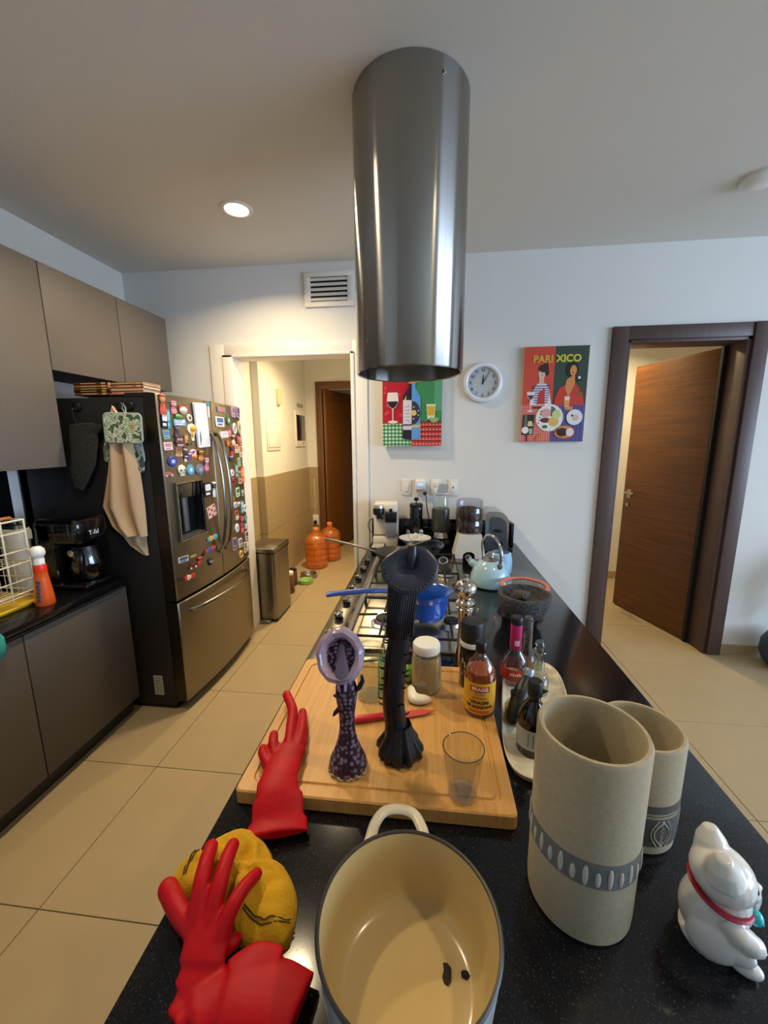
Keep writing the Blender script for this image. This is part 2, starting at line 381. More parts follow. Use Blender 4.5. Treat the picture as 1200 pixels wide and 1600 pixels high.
# air vent on the back wall
t = T('air_vent', 'white slatted air vent high on the back wall beside the hood', 'vent', (-.72, 2.998, 2.667))
fm = MB()
for b in ((-.18, .18, .082, .116), (-.18, .18, -.116, -.082), (-.18, -.135, -.082, .082), (.135, .18, -.082, .082)): fm.box(b[0], b[1], -.014, 0, b[2], b[3], bev=.002)
fm.build('frame', mTrimW, t)
MB().box(-.135, .135, -.002, 0, -.082, .082).build('duct', mBlackGap, t)
for i in range(5):
    z = -.066+.033*i; MB().box(-.135, .135, -.002, .002, -.012, .012, M=Matrix.Translation((0, -.009, z)) @ Matrix.Rotation(radians(-28), 4, 'X')).build('slat', mTrimW, t)

# ---------------------------------------------------------------- wall fittings on the back wall
t = T('wall_clock', 'round white wall clock between the two posters', 'clock', (.381, 2.998, 2.0))
M0 = front(0, 0, 0)
MB().lathe([(0, 0), (.135, 0), (.138, .012), (.132, .03), (.118, .036), (.108, .03), (.106, .014)], seg=56, M=M0).build('case', P('clock_white', 'e4e6ee', .3), t)
MB().lathe([(0, .012), (.107, .012)], seg=40, M=M0).build('dial', P('clock_dial', 'd8d8e2', .5), t)
for k in range(1, 13):
    a = radians(90-30*k); MB().text(str(k), .030, .0004, front(.086*cos(a), -.0135, .086*sin(a))).build('numeral', mBlack, t)
for nme, ang, ln, w in (('hour_hand', 87, .055, .0045), ('minute_hand', 58, .078, .0032)):
    a = radians(ang); MB().prism([(-.012, -w), (ln, -w*.5), (ln, w*.5), (-.012, w)], .015, .0165, M=M0 @ Matrix.Rotation(a, 4, 'Z')).build(nme, mBlack, t)
MB().lathe([(0, .016), (.105, .0185), (.107, .014)], seg=40, M=M0).build('glass', mGlass, t)

mArt = {}
def art(c):
    if c not in mArt: mArt[c] = P('print_'+c, c, .35)
    return mArt[c]
class Canvas:
    """flat print: each colour region is a thin layer on the canvas face"""
    def __init__(s): s.mb = MB(); s.mats = []; s.k = 0
    def mi(s, c):
        m = art(c)
        if m not in s.mats: s.mats.append(m)
        return s.mats.index(m)
    def poly(s, p, c): s.k += 1; s.mb.prism(p, 0, .0002+.00006*s.k, mi=s.mi(c))
    def rect(s, x0, x1, y0, y1, c): s.poly([(x0, y0), (x1, y0), (x1, y1), (x0, y1)], c)
    def disc(s, x, y, r, c, ry=None, n=20): s.poly(circ(x, y, r, n, ry), c)
    def text(s, t_, x, y, size, c, bold=0): s.k += 1; s.mb.text(t_, size, .0002, Matrix.Translation((x, y, .0003+.00006*s.k)), mi=s.mi(c), bold=bold)
    def build(s, parent, M): s.mb.v = [tuple(M @ Vector(p)) for p in s.mb.v]; return s.mb.build('print', s.mats, parent, smooth=0)

# poster with wine bottle
t = T('poster', 'red and green poster of a bottle, wine glass and shot glass partly behind the hood', 'poster', (-.335, 2.95, 1.56), group=None)
MB().box(0, .43, .0, .03, 0, .645, bev=.001).build('canvas', P('canvas_edge', 'd8c8a8', .6), t)
MB().box(.06, .37, .03, .048, .06, .58).build('mount', mTrimW, t)
cv = Canvas()
cv.rect(0, .213, .16, .645, 'b81c2c'); cv.rect(.213, .43, .175, .645, '3f8a52')
cv.rect(.375, .43, .25, .645, '5aa078')
for k in range(14): cv.disc(random.uniform(.01, .2), random.uniform(.19, .63), .011, 'cf4450', n=12); 
cv.rect(0, .213, 0, .16, 'dfe8d4')
for k in range(8): cv.rect(.006+.0265*k, .018+.0265*k, 0, .16, '6fa878')
for k in range(6): cv.rect(0, .213, .006+.0265*k, .018+.0265*k, '5c9c68')
for k in range(8):
    for j in range(6): cv.rect(.006+.0265*k, .018+.0265*k, .006+.0265*j, .018+.0265*j, '2f7440')
cv.rect(.213, .43, 0, .175, 'b83030')
for j in range(5):
    y = .008+.034*j; cv.rect(.213, .43, y+.026, y+.030, '4a1c24')
    for k in range(9): cv.poly([(.216+.024*k, y), (.228+.024*k, y+.018), (.238+.024*k, y)], 'e08878')
bot = [(.15, .06), (.155, .05), (.213, .045), (.213, .50), (.19, .50), (.19, .41), (.15, .35)]
cv.poly(bot, '2c1c34'); cv.poly([(.43-.004-x, y) for x, y in bot], '5c9cd8')
cv.rect(.19, .24, .44, .54, 'e08a34')
cv.poly([(.155, .32), (.175, .36), (.17, .30)], 'e8c060')
cv.rect(.15, .213, .155, .325, 'd8d2d8'); cv.rect(.15, .213, .115, .145, 'd8c4d0')
for j in range(5): cv.rect(.16, .20, .18+.024*j, .184+.024*j, '9a8aa0')
cv.poly(circ(.213, .235, .062, 16, .085, -pi/2, pi/2), '3a3448'); cv.disc(.228, .235, .02, 'd8c470')
for j in range(6): cv.disc(.225+.04*cos(j-2.5), .235+.06*sin((j-2.5)*.5), .006, 'c8b8a8', n=8)
cv.rect(.213, .275, .13, .15, 'c8b46a')
cv.poly([(.04, .38), (.11, .38), (.118, .32), (.10, .28), (.08, .265), (.07, .265), (.05, .28), (.032, .32)], 'e8dcd8')
cv.poly([(.034, .318), (.116, .318), (.10, .285), (.08, .268), (.07, .268), (.05, .285)], '301824')
cv.rect(.072, .079, .175, .268, 'e8d4d0'); cv.disc(.076, .172, .036, 'e8dcd4', .010)
cv.poly([(.318, .295), (.385, .295), (.378, .19), (.326, .19)], 'd8dcc4'); cv.poly([(.322, .28), (.381, .28), (.377, .215), (.327, .215)], 'd8a838')
cv.poly(circ(.375, .20, .035, 12, None, pi, 2*pi), '8fb070')
cv.build(t, front(0, -.0002, 0))

# PARIXICO poster
t = T('poster', 'tall red and dark green poster lettered PARIXICO right of the clock', 'poster', (.655, 2.97, 1.583))
MB().box(0, .43, 0, .03, 0, .645, bev=.001).build('canvas', P('canvas_edge', 'd8c8a8', .6), t)
cv = Canvas()
cv.rect(0, .207, .25, .645, 'cf4a34'); cv.rect(.207, .43, .25, .645, '34463a')
cv.rect(0, .207, 0, .255, 'd87068')
for k in range(13): cv.rect(.002+.016*k, .008+.016*k, 0, .255, 'e8a8a0')
for k in range(16): cv.rect(0, .207, .004+.016*k, .009+.016*k, 'cf5048')
cv.rect(.207, .43, 0, .265, '4a4a80')
for k in range(9): cv.rect(.215+.025*k, .222+.025*k, 0, .265, '6a5a98')
cv.text('PARI', .128, .560, .066, 'e0a83c', .0022); cv.text('XICO', .298, .562, .066, 'd8cc40', .0022)
# left sitter
cv.poly([(.06, .30), (.075, .36), (.10, .40), (.155, .40), (.18, .36), (.20, .255), (.05, .255)], 'e0dce4')
for j in range(8): cv.rect(.06+.003*(7-j), .19-.002*(7-j), .268+.016*j, .275+.016*j, '3c4478')
cv.poly([(.10, .26), (.11, .34), (.15, .37), (.155, .26)], 'c03434')
cv.rect(.108, .142, .395, .45, 'd8b0a0'); cv.disc(.125, .465, .024, 'dcb4a4', .03); cv.disc(.135, .50, .034, '33241f', .026); cv.disc(.158, .475, .014, '33241f', .024); cv.disc(.148, .521, .016, '33241f')
cv.disc(.128, .455, .005, 'b03040', .003)
cv.poly([(.03, .345), (.085, .345), (.08, .31), (.065, .292), (.05, .292), (.035, .31)], 'e8d8d8'); cv.poly([(.033, .322), (.082, .322), (.066, .294), (.05, .294)], '5a2444'); cv.rect(.055, .06, .22, .292, 'e8dcdc'); cv.disc(.057, .215, .018, 'ecd8d8', .006)
# right sitter
cv.poly([(.22, .30), (.25, .37), (.29, .39), (.36, .39), (.40, .34), (.42, .25), (.22, .25)], 'c83a2c')
cv.disc(.325, .49, .042, '191612', .05); cv.poly([(.285, .37), (.29, .42), (.315, .44), (.345, .45), (.35, .40), (.31, .30)], 'd88a48')
cv.disc(.333, .482, .022, 'dc9048', .036); cv.disc(.332, .468, .006, 'a02830', .004); cv.disc(.37, .43, .022, '201c28', .02); cv.disc(.375, .435, .01, 'd8c8d0')
cv.disc(.395, .35, .014, '6a3a20'); cv.disc(.38, .33, .014, '8a5a28')
cv.poly([(.286, .31), (.322, .31), (.318, .24), (.29, .24)], 'ecd8c8'); cv.poly([(.29, .285), (.319, .285), (.317, .245), (.291, .245)], 'e0a040'); cv.disc(.32, .23, .028, 'd88a50', .014)
# table
cv.rect(.075, .15, .232, .242, '3a2c20')
cv.disc(.193, .165, .094, 'c8c4b8'); cv.disc(.193, .168, .092, 'e8e6de'); cv.disc(.165, .20, .04, 'dca0a0', .03); cv.disc(.165, .15, .034, '6a2834', .018); cv.poly(circ(.20, .21, .035, 12, .035, -pi/2, pi/2), '5a6a54'); cv.disc(.222, .14, .036, 'd8b45c', .034); cv.disc(.24, .19, .03, 'ccd08a', .03); cv.disc(.165, .105, .02, '3a7048', .012)
for j in range(5): cv.disc(.12+.004*j, .13+.02*j, .006, '405a40', .004, 8)
cv.disc(.36, .165, .056, '2c2c50'); cv.disc(.362, .168, .054, 'e4e2e2'); cv.disc(.368, .165, .022, 'd8b8a8'); cv.disc(.345, .18, .008, '305040')
cv.disc(.30, .065, .072, 'a85a34', .048); cv.disc(.30, .068, .066, 'd88a5a', .042); cv.disc(.285, .066, .038, '3a1f14', .030); cv.disc(.338, .066, .026, 'e4dcd8', .028)
cv.poly([(.01, .05), (.085, .05), (.09, .19), (.015, .19)], '2e1e1a'); cv.rect(.022, .042, .10, .19, '5a6a5c'); cv.poly([(.045, .11), (.085, .11), (.075, .145), (.05, .145)], 'd8d08c'); cv.disc(.032, .082, .024, 'ece4e4'); cv.rect(.06, .08, .055, .095, 'a8b890'); cv.rect(.04, .05, .005, .05, '5a2c1c')
cv.poly([(.10, .005), (.135, .02), (.15, .06), (.14, .062), (.11, .035)], 'c07838')
cv.poly([(.235, .06), (.26, .09), (.255, .095), (.228, .06)], '2c2420')
cv.build(t, front(0, -.0002, 0))

# outlets and switches
def plate(x, label, kind, z=1.247):
    t = T('wall_outlet' if kind != 'switch' else 'light_switch', label, 'switch' if kind == 'switch' else 'outlet', (x, 2.999, z))
    MB().box(-.037, .037, -.006, 0, -.062, .062, bev=.003).build('plate', mTrimW, t)
    if kind == 'switch': MB().box(-.016, .016, -.010, -.005, -.034, .034, bev=.002).build('rocker', mWhite, t)
    elif kind == 'jack':
        MB().box(-.016, .016, -.008, -.005, -.034, .034, bev=.001).build('insert', mWhite, t); MB().box(-.005, .005, -.0088, -.007, -.005, .005).build('socket_hole', mBlack, t)
    else:
        for z_ in (-.028, .028): MB().box(-.016, .016, -.009, -.005, z_-.02, z_+.02, bev=.002).build('socket', mWhite, t)
    return t
plate(-.161, 'white wall switch left of the plugged adapter above the counter', 'switch')
plate(-.054, 'white double outlet holding the plugged adapter above the counter', 'outlet')
plate(.062, 'white double outlet behind the blender handle', 'outlet')
plate(.192, 'white plate with one dark hole rightmost above the counter', 'jack')
t = T('plug_adapter', 'white plug adapter with a blue light plugged into the wall outlet', 'adapter', (-.054, 2.99, 1.262))
MB().box(-.04, .04, -.035, 0, -.03, .04, bev=.006).build('body', mWhite, t)
MB().prism(rrect(-.024, .024, 0, .02, .008), .035, .036, M=front(0, 0, 0)).build('indicator', P('blue_indicator', '8fb8ff', .4, emit=.9), t)
t = T('power_cable', 'black cable with plug hanging from the adapter behind the canister', 'cable', (-.02, 2.93, 1.205))
MB().tube(crom([(0, 0, 0), (.01, -.02, -.02), (.015, -.02, -.09), (.03, -.01, -.18), (.03, .0, -.34)]), .004, seg=6).build('cord', mBlack, t)
MB().ell((0, .0, .004), (.016, .02, .014)).build('plug', mBlack, t)
t = T('power_cable', 'thin black cable looping beside the white coffee machine', 'cable', (-.40, 2.93, .98))
MB().tube(crom([(.02, 0, .03), (-.03, -.01, .025), (-.05, -.01, -.02), (-.03, -.01, -.07), (.01, 0, -.08)]), .003, seg=6).build('cord', mBlack, t)

# hall fittings
t = T('access_panel', 'cream square access panel on the hall wall', 'panel', (HX, 4.26, 1.665))
MB().box(0, .010, -.19, .19, -.165, .165, bev=.002).build('frame', mWall, t)
MB().box(.004, .0105, -.162, .162, -.137, .137).build('seam', P('seam_shadow_tan', 'a08c60', .8), t)  # shadow line around the lid, painted as a darker tan band
MB().box(.004, .014, -.157, .157, -.132, .132, bev=.002).build('lid', mWall, t)
t = T('intercom', 'white intercom with a tall dark screen on the hall wall', 'intercom', (HX, 5.18, 1.77))
MB().box(0, .018, -.20, .20, -.24, .22, bev=.006).build('body', mTrimW, t)
MB().box(.016, .021, -.16, .18, -.165, .165, bev=.002).build('screen', P('dark_screen', '151022', .12), t)
MB().lathe([(0, .02), (.018, .02), (.018, .016)], seg=16, M=side(0, .08, -.20)).build('button', mSteel, t)
t = T('thermostat', 'small cream box high on the hall wall above the access panel', 'thermostat', (HX, 4.45, 2.09))
MB().box(0, .03, -.045, .045, -.085, .085, bev=.003).build('body', P('aged_cream', 'cfc2a2', .6), t)
t = T('vent_grille', 'small grey grille above the intercom on the hall wall', 'grille', (HX, 5.22, 2.06))
MB().box(0, .012, -.11, .11, -.02, .02, bev=.002).build('body', P('grey_grille', '9a9078', .6), t)
t = T('plug_charger', 'white charger plugged in by the hall door frame above the jugs', 'charger', (-1.612, 5.49, .47))
MB().box(-.042, .042, -.02, 0, -.075, .075, bev=.004).build('plate', mWhite, t)
MB().box(-.02, .02, -.06, -.018, -.055, -.005, bev=.004).build('plug', mBlack, t)
MB().tube([(0, -.05, .07), (-.002, -.006, .3), (-.004, -.004, .6)], .003, seg=6).build('cord', mWhite, t)

# right-hand wall corner: blue grey planter at the frame edge
t = T('planter', 'dark blue grey round planter on the floor at the right edge', 'planter', (2.50, 2.83, 0))
MB().lathe([(0, .0), (.07, 0), (.11, .04), (.135, .11), (.13, .19), (.10, .25), (.09, .27), (.082, .265), (.09, .24), (0, .235)], seg=36).build('pot', P('planter_glaze', '3c4354', .5, noise=(9, .3), col2='343a49'), t)
def leaf(parent, tip, width, name='leaf'):
    p0 = Vector((0, 0, .235)); p3 = Vector(tip); mid = Vector((p3.x*.35, p3.y*.35, p3.z*1.0))
    c0 = bez(p0, p0+Vector((0, 0, (p3.z-.235)*.6)), mid, p3, 8)
    MB().tube(c0, [(.006, .003), (.006, .003), (width*.5, .002), (width*.85, .002), (width, .002), (width*.95, .002), (width*.7, .002), (width*.35, .0015), (.002, .001)], seg=6, up=(0, 0, 1)).build(name, P('leaf_green', '3e5a38', .5), parent)
for k in range(14):
    a = radians(-75+12*k); L_ = random.uniform(.30, .55)
    leaf(t, (.22+L_*abs(cos(a)), min(L_*.5*sin(a)-.06, .08), random.uniform(.45, 1.05)), random.uniform(.03, .05))

# picture frame edge inside the right room
t = T('picture_frame', 'dark tall frame edge on the wall inside the walnut doorway', 'picture', (1.80, 4.655, 1.735))
MB().box(-.27, .27, -.03, 0, -.45, .45, bev=.003).build('frame', mFrame, t)
MB().box(-.235, .235, -.031, -.028, -.415, .415).build('picture', P('beige_picture', 'b0a48c', .5), t)

# ---------------------------------------------------------------- left kitchen run
def base_cab(y0, y1, label):
    t = T('base_cabinet', label, 'cabinet', (-1.70, y0, 0))
    w = y1-y0
    MB().box(-.61, -.02, 0, w, .10, .80).build('carcass', mCabIn, t)
    MB().box(-.61, -.055, 0, w, 0, .10).build('kickplate', P('dark_kickplate', '2b2724', .5), t)
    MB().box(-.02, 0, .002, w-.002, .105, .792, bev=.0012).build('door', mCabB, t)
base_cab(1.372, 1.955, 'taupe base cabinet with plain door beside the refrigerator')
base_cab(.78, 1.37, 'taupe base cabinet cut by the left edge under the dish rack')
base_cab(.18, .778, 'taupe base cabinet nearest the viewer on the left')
t = T('counter_slab', 'black stone worktop along the left wall', 'worktop', (-1.70, 1.957, 0))
MB().box(-.609, .018, -2.2, 0, .822, .85, bev=.002).box(-.05, -.012, -2.2, 0, .80, .822).build('slab', mGranite, t)
struct(boxes('trim_3', [(-2.31, -2.298, -.3, 1.925, .851, 1.474), (-2.31, -2.298, 1.99, 2.98, .1, 1.83)], mBlackG))

def wall_cab(y0, y1, z0, z1, label):
    t = T('wall_cabinet', label, 'cabinet', (-1.93, y0, z0))
    w = y1-y0; h = z1-z0
    MB().box(-.379, -.02, 0, w, 0, h).build('carcass', mCabIn, t)
    MB().box(-.02, 0, .002, w-.002, -.004, h, bev=.0012).build('door', mCab, t)
wall_cab(1.32, 1.926, 1.478, 2.485, 'tall taupe wall cabinet above the coffee maker')
wall_cab(.70, 1.318, 1.478, 2.485, 'tall taupe wall cabinet at the left edge above the dish rack')
wall_cab(1.928, 2.43, 1.975, 2.485, 'shorter taupe wall cabinet over the left half of the refrigerator')
wall_cab(2.432, 2.90, 1.975, 2.485, 'shorter taupe wall cabinet over the right half of the refrigerator')

# ---------------------------------------------------------------- refrigerator
FE, FBU, FYC, FHW = -1.415, .035, 2.445, .465
def fx(y): return FE+FBU*(1-min(1, ((y-FYC)/FHW)**2))
fr = T('refrigerator', 'dark stainless french door refrigerator covered in magnets', 'refrigerator', (0, 0, 0))
MB().box(-2.25, -1.492, 1.985, 2.905, .03, 1.835, bev=.006).build('body', mFridgeS, fr)
MB().box(-2.2, -1.50, 2.0, 2.89, 0, .06).build('base_grille', mBlack, fr)
for y in (1.99, 2.83): MB().box(-1.60, -1.45, y, y+.07, 1.835, 1.858, bev=.004).build('hinge_cover', mFridgeS, fr)
def door_panel(name, y0, y1, z0, z1, hole=None):
    ys = sorted(set([y0, y0+.006]+[y0+(y1-y0)*k/14 for k in range(1, 14)]+[y1-.006, y1]+([hole[0], hole[1]] if hole else [])))
    zs = sorted(set([z0, z0+.006, z1-.006, z1]+([hole[2], hole[3]] if hole else [])))
    ed = lambda y, z: .006 if (abs(y-y0) < 1e-6 or abs(y-y1) < 1e-6 or abs(z-z0) < 1e-6 or abs(z-z1) < 1e-6) else 0
    vs = [(fx(y)-ed(y, z), y, z) for y in ys for z in zs]; n = len(zs); fs = []
    for i in range(len(ys)-1):
        for j in range(n-1):
            if hole and hole[0]-1e-6 <= ys[i] and ys[i+1] <= hole[1]+1e-6 and hole[2]-1e-6 <= zs[j] and zs[j+1] <= hole[3]+1e-6: continue
            fs.append((i*n+j, (i+1)*n+j, (i+1)*n+j+1, i*n+j+1))
    mb = MB().add(vs, fs)
    b = -1.488
    k = len(vs); vb = []; loop = [(y, z0) for y in ys]+[(y1, z) for z in zs[1:]]+[(y, z1) for y in ys[::-1][1:]]+[(y0, z) for z in zs[::-1][1:-1]]
    vv = [(fx(y)-.006, y, z) for y, z in loop]+[(b, y, z) for y, z in loop]; m = len(loop)
    mb.add(vv, [(i, (i+1) % m, m+(i+1) % m, m+i) for i in range(m)]+[tuple(range(m, 2*m))], mi=1)
    return mb.build(name, [mFridge, P('door_edge', '4b4641', .35, 1)], fr, smooth=35)
DH = (2.047, 2.289, 1.044, 1.366)
door_panel('door_left', 1.984, 2.443, .70, 1.853, DH)
door_panel('door_right', 2.447, 2.906, .70, 1.853)
door_panel('freezer_drawer', 1.984, 2.906, .062, .685)
MB().box(-1.484, -1.47, 1.99, 2.90, .06, 1.85).build('gasket', mBlackGap, fr)
# dispenser recess
dp = MB(); y0, y1, z0, z1 = DH; xf = fx((y0+y1)/2)
dp.box(-1.478, xf-.062, y0, y1, z0, z1)
dp.add([(xf-.004, y0, z0), (xf-.004, y0, z1), (xf-.062, y0, z1), (xf-.062, y0, z0), (xf-.004, y1, z0), (xf-.004, y1, z1), (xf-.062, y1, z1), (xf-.062, y1, z0)], [(0, 1, 2, 3), (4, 5, 6, 7), (1, 5, 6, 2), (0, 4, 7, 3)])
wd = dp.build('water_dispenser', P('dispenser_dark', '17181c', .2), fr)
MB().box(xf-.058, xf-.006, y0+.008, y1-.008, z1-.085, z1-.004, bev=.004).build('control_panel', mBlackG, wd)
MB().box(xf-.061, xf-.050, y0+.115, y1-.075, z0+.02, z1-.08, bev=.004).build('paddle', P('paddle_grey', '7d8288', .25, .6), wd)
MB().box(xf-.058, xf+.004, y0+.004, y1-.004, z0-.002, z0+.012, bev=.003).build('drip_tray', P('tray_grey', '3a3d42', .3), wd)
fm = MB()
for a in ((y0-.008, y0, z0-.008, z1+.008), (y1, y1+.008, z0-.008, z1+.008), (y0, y1, z1, z1+.008), (y0, y1, z0-.008, z0)):
    fm.box(xf-.012, xf+.004, *a)
fm.build('bezel', P('bezel_steel', '9a958c', .25, 1), wd)
# handles
for ys_ in (2.405, 2.487):
    p = []
    for k in range(17):
        u = k/16; z = .885+u*.765
        p.append((fx(ys_)+.012+.062*sin(pi*u)**.55, ys_, z))
    h = MB().tube(p, (.017, .009), seg=10, up=(1, 0, 0))
    for z in (.885, 1.65): h.tube([(fx(ys_)-.002, ys_, z), (fx(ys_)+.02, ys_, z)], .014, seg=10)
    h.build('door_handle', P('handle_steel', '8b8984', .22, 1), fr)
p = []
for k in range(17):
    u = k/16; y = 2.075+u*.74; p.append((fx(y)+.010+.05*sin(pi*u)**.5, y, .612))
h = MB().tube(p, (.009, .014), seg=10, up=(0, 0, 1))
h = MB().tube(p, (.013, .009), seg=10, up=(1, 0, 0))
for y in (2.075, 2.815): h.tube([(fx(y)-.002, y, .612), (fx(y)+.02, y, .612)], .012, seg=10)
h.build('drawer_handle', P('handle_steel', '8b8984', .22, 1), fr)
st = MB().box(-1.624, -1.566, 1.9838, 1.9852, .095, .222).build('rating_label', P('label_paper', 'a8a898', .6), fr, label='small pale printed sticker low on the dark side')
sm = MB()
for k in range(7):
    sm.box(-1.616, -1.60+.006*(k % 3), 1.9832, 1.9839, .11+.0155*k, .114+.0155*k); sm.box(-1.590, -1.574, 1.9832, 1.9839, .11+.0155*k, .114+.0155*k)
sm.build('print_lines', P('label_ink', '55564e', .7), st)

# magnets on the doors
def magnet(kind, y, z, w, h, c1, c2, label):
    if y > 2.6: w = min(w, .062)
    x = fx(y); ang = -atan2(2*FBU*(y-FYC)/FHW**2*-1, 1)
    t = T('fridge_magnet', label, 'magnet', (x+.0005, y, z), atan2(2*FBU*(y-FYC)/FHW**2, 1), 'magnets on the refrigerator doors')
    m1 = P('magnet_'+c1, c1, .35); m2 = P('magnet_'+c2, c2, .35); M = side(0, 0, 0); W, H = w/2, h/2
    if kind in ('card', 'strip', 'tile'):
        R = Matrix.Rotation(radians({'tile': 12, 'strip': -3}.get(kind, random.uniform(-4, 4))), 4, 'Z'); r = min(W, H)*.15
        MB().prism(rrect(-W, W, -H, H, r, 3), 0, .005, M @ R).build('plate', m1, t)
        q = MB()
        if kind == 'tile':
            for i in range(3):
                for j in range(4):
                    if (i+j) % 2: q.prism([(-W+w*(i+.2)/3, -H+h*(j+.15)/4), (-W+w*(i+.85)/3, -H+h*(j+.15)/4), (-W+w*(i+.85)/3, -H+h*(j+.85)/4), (-W+w*(i+.2)/3, -H+h*(j+.85)/4)], .005, .0056, M @ R)
        else:
            q.prism(rrect(-W*.78, W*.78, -H*.15, H*.78, r, 2), .005, .0057, M @ R); q.prism(rrect(-W*.7, W*.5, -H*.75, -H*.4, r*.6, 2), .005, .0057, M @ R)
        q.build('print', m2, t)
    elif kind in ('disc', 'oval'):
        MB().lathe([(1, 0), (1, .004), (.9, .007), (0, .007)], seg=24, M=M @ Matrix.Diagonal((W, H, 1, 1))).build('plate', m1, t)
        q = MB(); q.prism([(W*(.62 if k % 2 else .28)*cos(k*pi/6), H*(.62 if k % 2 else .28)*sin(k*pi/6)) for k in range(12)], .007, .0078, M); q.build('print', m2, t)
    elif kind == 'ring':
        MB().lathe([(.55, 0), (.55, .006), (.75, .010), (1, .006), (1, 0)], seg=24, M=M @ Matrix.Diagonal((W, H, 1, 1))).build('ring', m2, t)
        MB().lathe([(0, .003), (.56, .003)], seg=20, M=M @ Matrix.Diagonal((W, H, 1, 1))).build('centre', m1, t)
    elif kind == 'dome':
        MB().lathe([(1, 0), (.95, .5), (.6, .9), (0, 1)], seg=20, M=M @ Matrix.Diagonal((W, H, .016, 1))).build('cap', m1, t)
        MB().prism(rrect(-W*1.05, W*1.05, -H, -H*.6, H*.15, 2), 0, .009, M).build('rim', m2, t)
    elif kind == 'figure':
        MB().ell((0, H*.56, .006), (W*.72, H*.42, .011), 14, 8, M=M).build('head', m2, t)
        b = MB().lathe([(0, -H), (W*.75, -H), (W*.95, -H*.55), (W*.55, .05*H), (W*.35, H*.3), (0, H*.35)], seg=14, M=M @ Matrix.Translation((0, 0, .003)) @ Matrix.Diagonal((1, 1, .35, 1)) @ Matrix(((1, 0, 0, 0), (0, 0, 1, 0), (0, -1, 0, 0), (0, 0, 0, 1))))
        b.build('body', m1, t)
        MB().ell((0, H*.86, .007), (W*.78, H*.2, .012), 12, 8, M=M).build('hat', m1, t)
    elif kind == 'stack':
        for k in range(4):
            MB().box(-W*(.7+.3*(k % 2)), W*(.8+.2*(k % 2)), -H+h*k/4+.001, -H+h*(k+1)/4-.001, 0, .012, bev=.002, M=M, seg=1).build('layer', [m1, m2][k % 2], t)
    elif kind == 'fish':
        MB().ell((0, -H*.05, .005), (W*.85, H*.8, .012), 18, 10, M=M).build('body', m1, t)
        MB().prism([(W*.1, H*.55), (W*.9, H), (W, H*.2), (W*.75, -.1*H), (W*.55, H*.3)], .002, .010, M).prism([(-W*.9, H*.3), (-W*.6, H*.9), (-W*.3, H*.7)], .002, .01, M).build('fin', m2, t)
    elif kind == 'bird':
        MB().prism([(x_*W, y_*H) for x_, y_ in ((-.5, .9), (0, 1), (.6, .8), (1, .9), (.9, .3), (.5, -.2), (.2, -.6), (.3, -1), (-.3, -1), (-.4, -.3), (-1, .2), (-.9, .7))], 0, .004, M).build('backing', m2, t)
        MB().ell((.05*W, .4*H, .006), (W*.6, H*.36, .009), 14, 8, M=M).ell((-.15*W, -.25*H, .005), (W*.28, H*.35, .006), 10, 8, M=M).build('body', m1, t)
    elif kind == 'skull':
        MB().ell((0, H*.12, .004), (W, H*.85, .010), 18, 10, M=M).box(-W*.5, W*.5, -H, -H*.5, 0, .009, bev=.002, M=M).build('face', m1, t)
        e = MB()
        for s_ in (-1, 1): e.ell((s_*W*.42, H*.05, .011), (W*.26, H*.2, .004), 10, 6, M=M)
        e.ell((0, -H*.3, .011), (W*.12, H*.12, .003), 8, 6, M=M); e.build('eye_sockets', m2, t)
    elif kind == 'car':
        MB().prism([(-W, -H*.5), (-W, 0), (-W*.6, H*.1), (-W*.4, H*.8), (W*.4, H*.8), (W*.65, H*.1), (W, 0), (W, -H*.5)], 0, .010, M).build('body', m1, t)
        w_ = MB()
        for s_ in (-.55, .55): w_.lathe([(0, .012), (H*.4, .012), (H*.4, 0)], c=(s_*W, -H*.55, 0), seg=12, M=M)
        w_.build('wheels', m2, t)
    elif kind == 'star':
        MB().prism([((1 if k % 2 == 0 else .45)*W*sin(k*pi/5), (1 if k % 2 == 0 else .45)*H*cos(k*pi/5)) for k in range(10)], 0, .007, M).build('star', m1, t)
        MB().lathe([(0, .0085), (W*.35, .007)], seg=12, M=M).build('centre', m2, t)
    elif kind == 'letters':
        for k in range(5):
            a = -W+w*k/5; hh = H*(.7+.3*(k % 2))
            MB().box(a+.001, a+w/5-.001, -hh, hh*.9, 0, .008, bev=.002, M=M, seg=1).build('block', [m1, m2][(k*3) % 5 % 2], t)
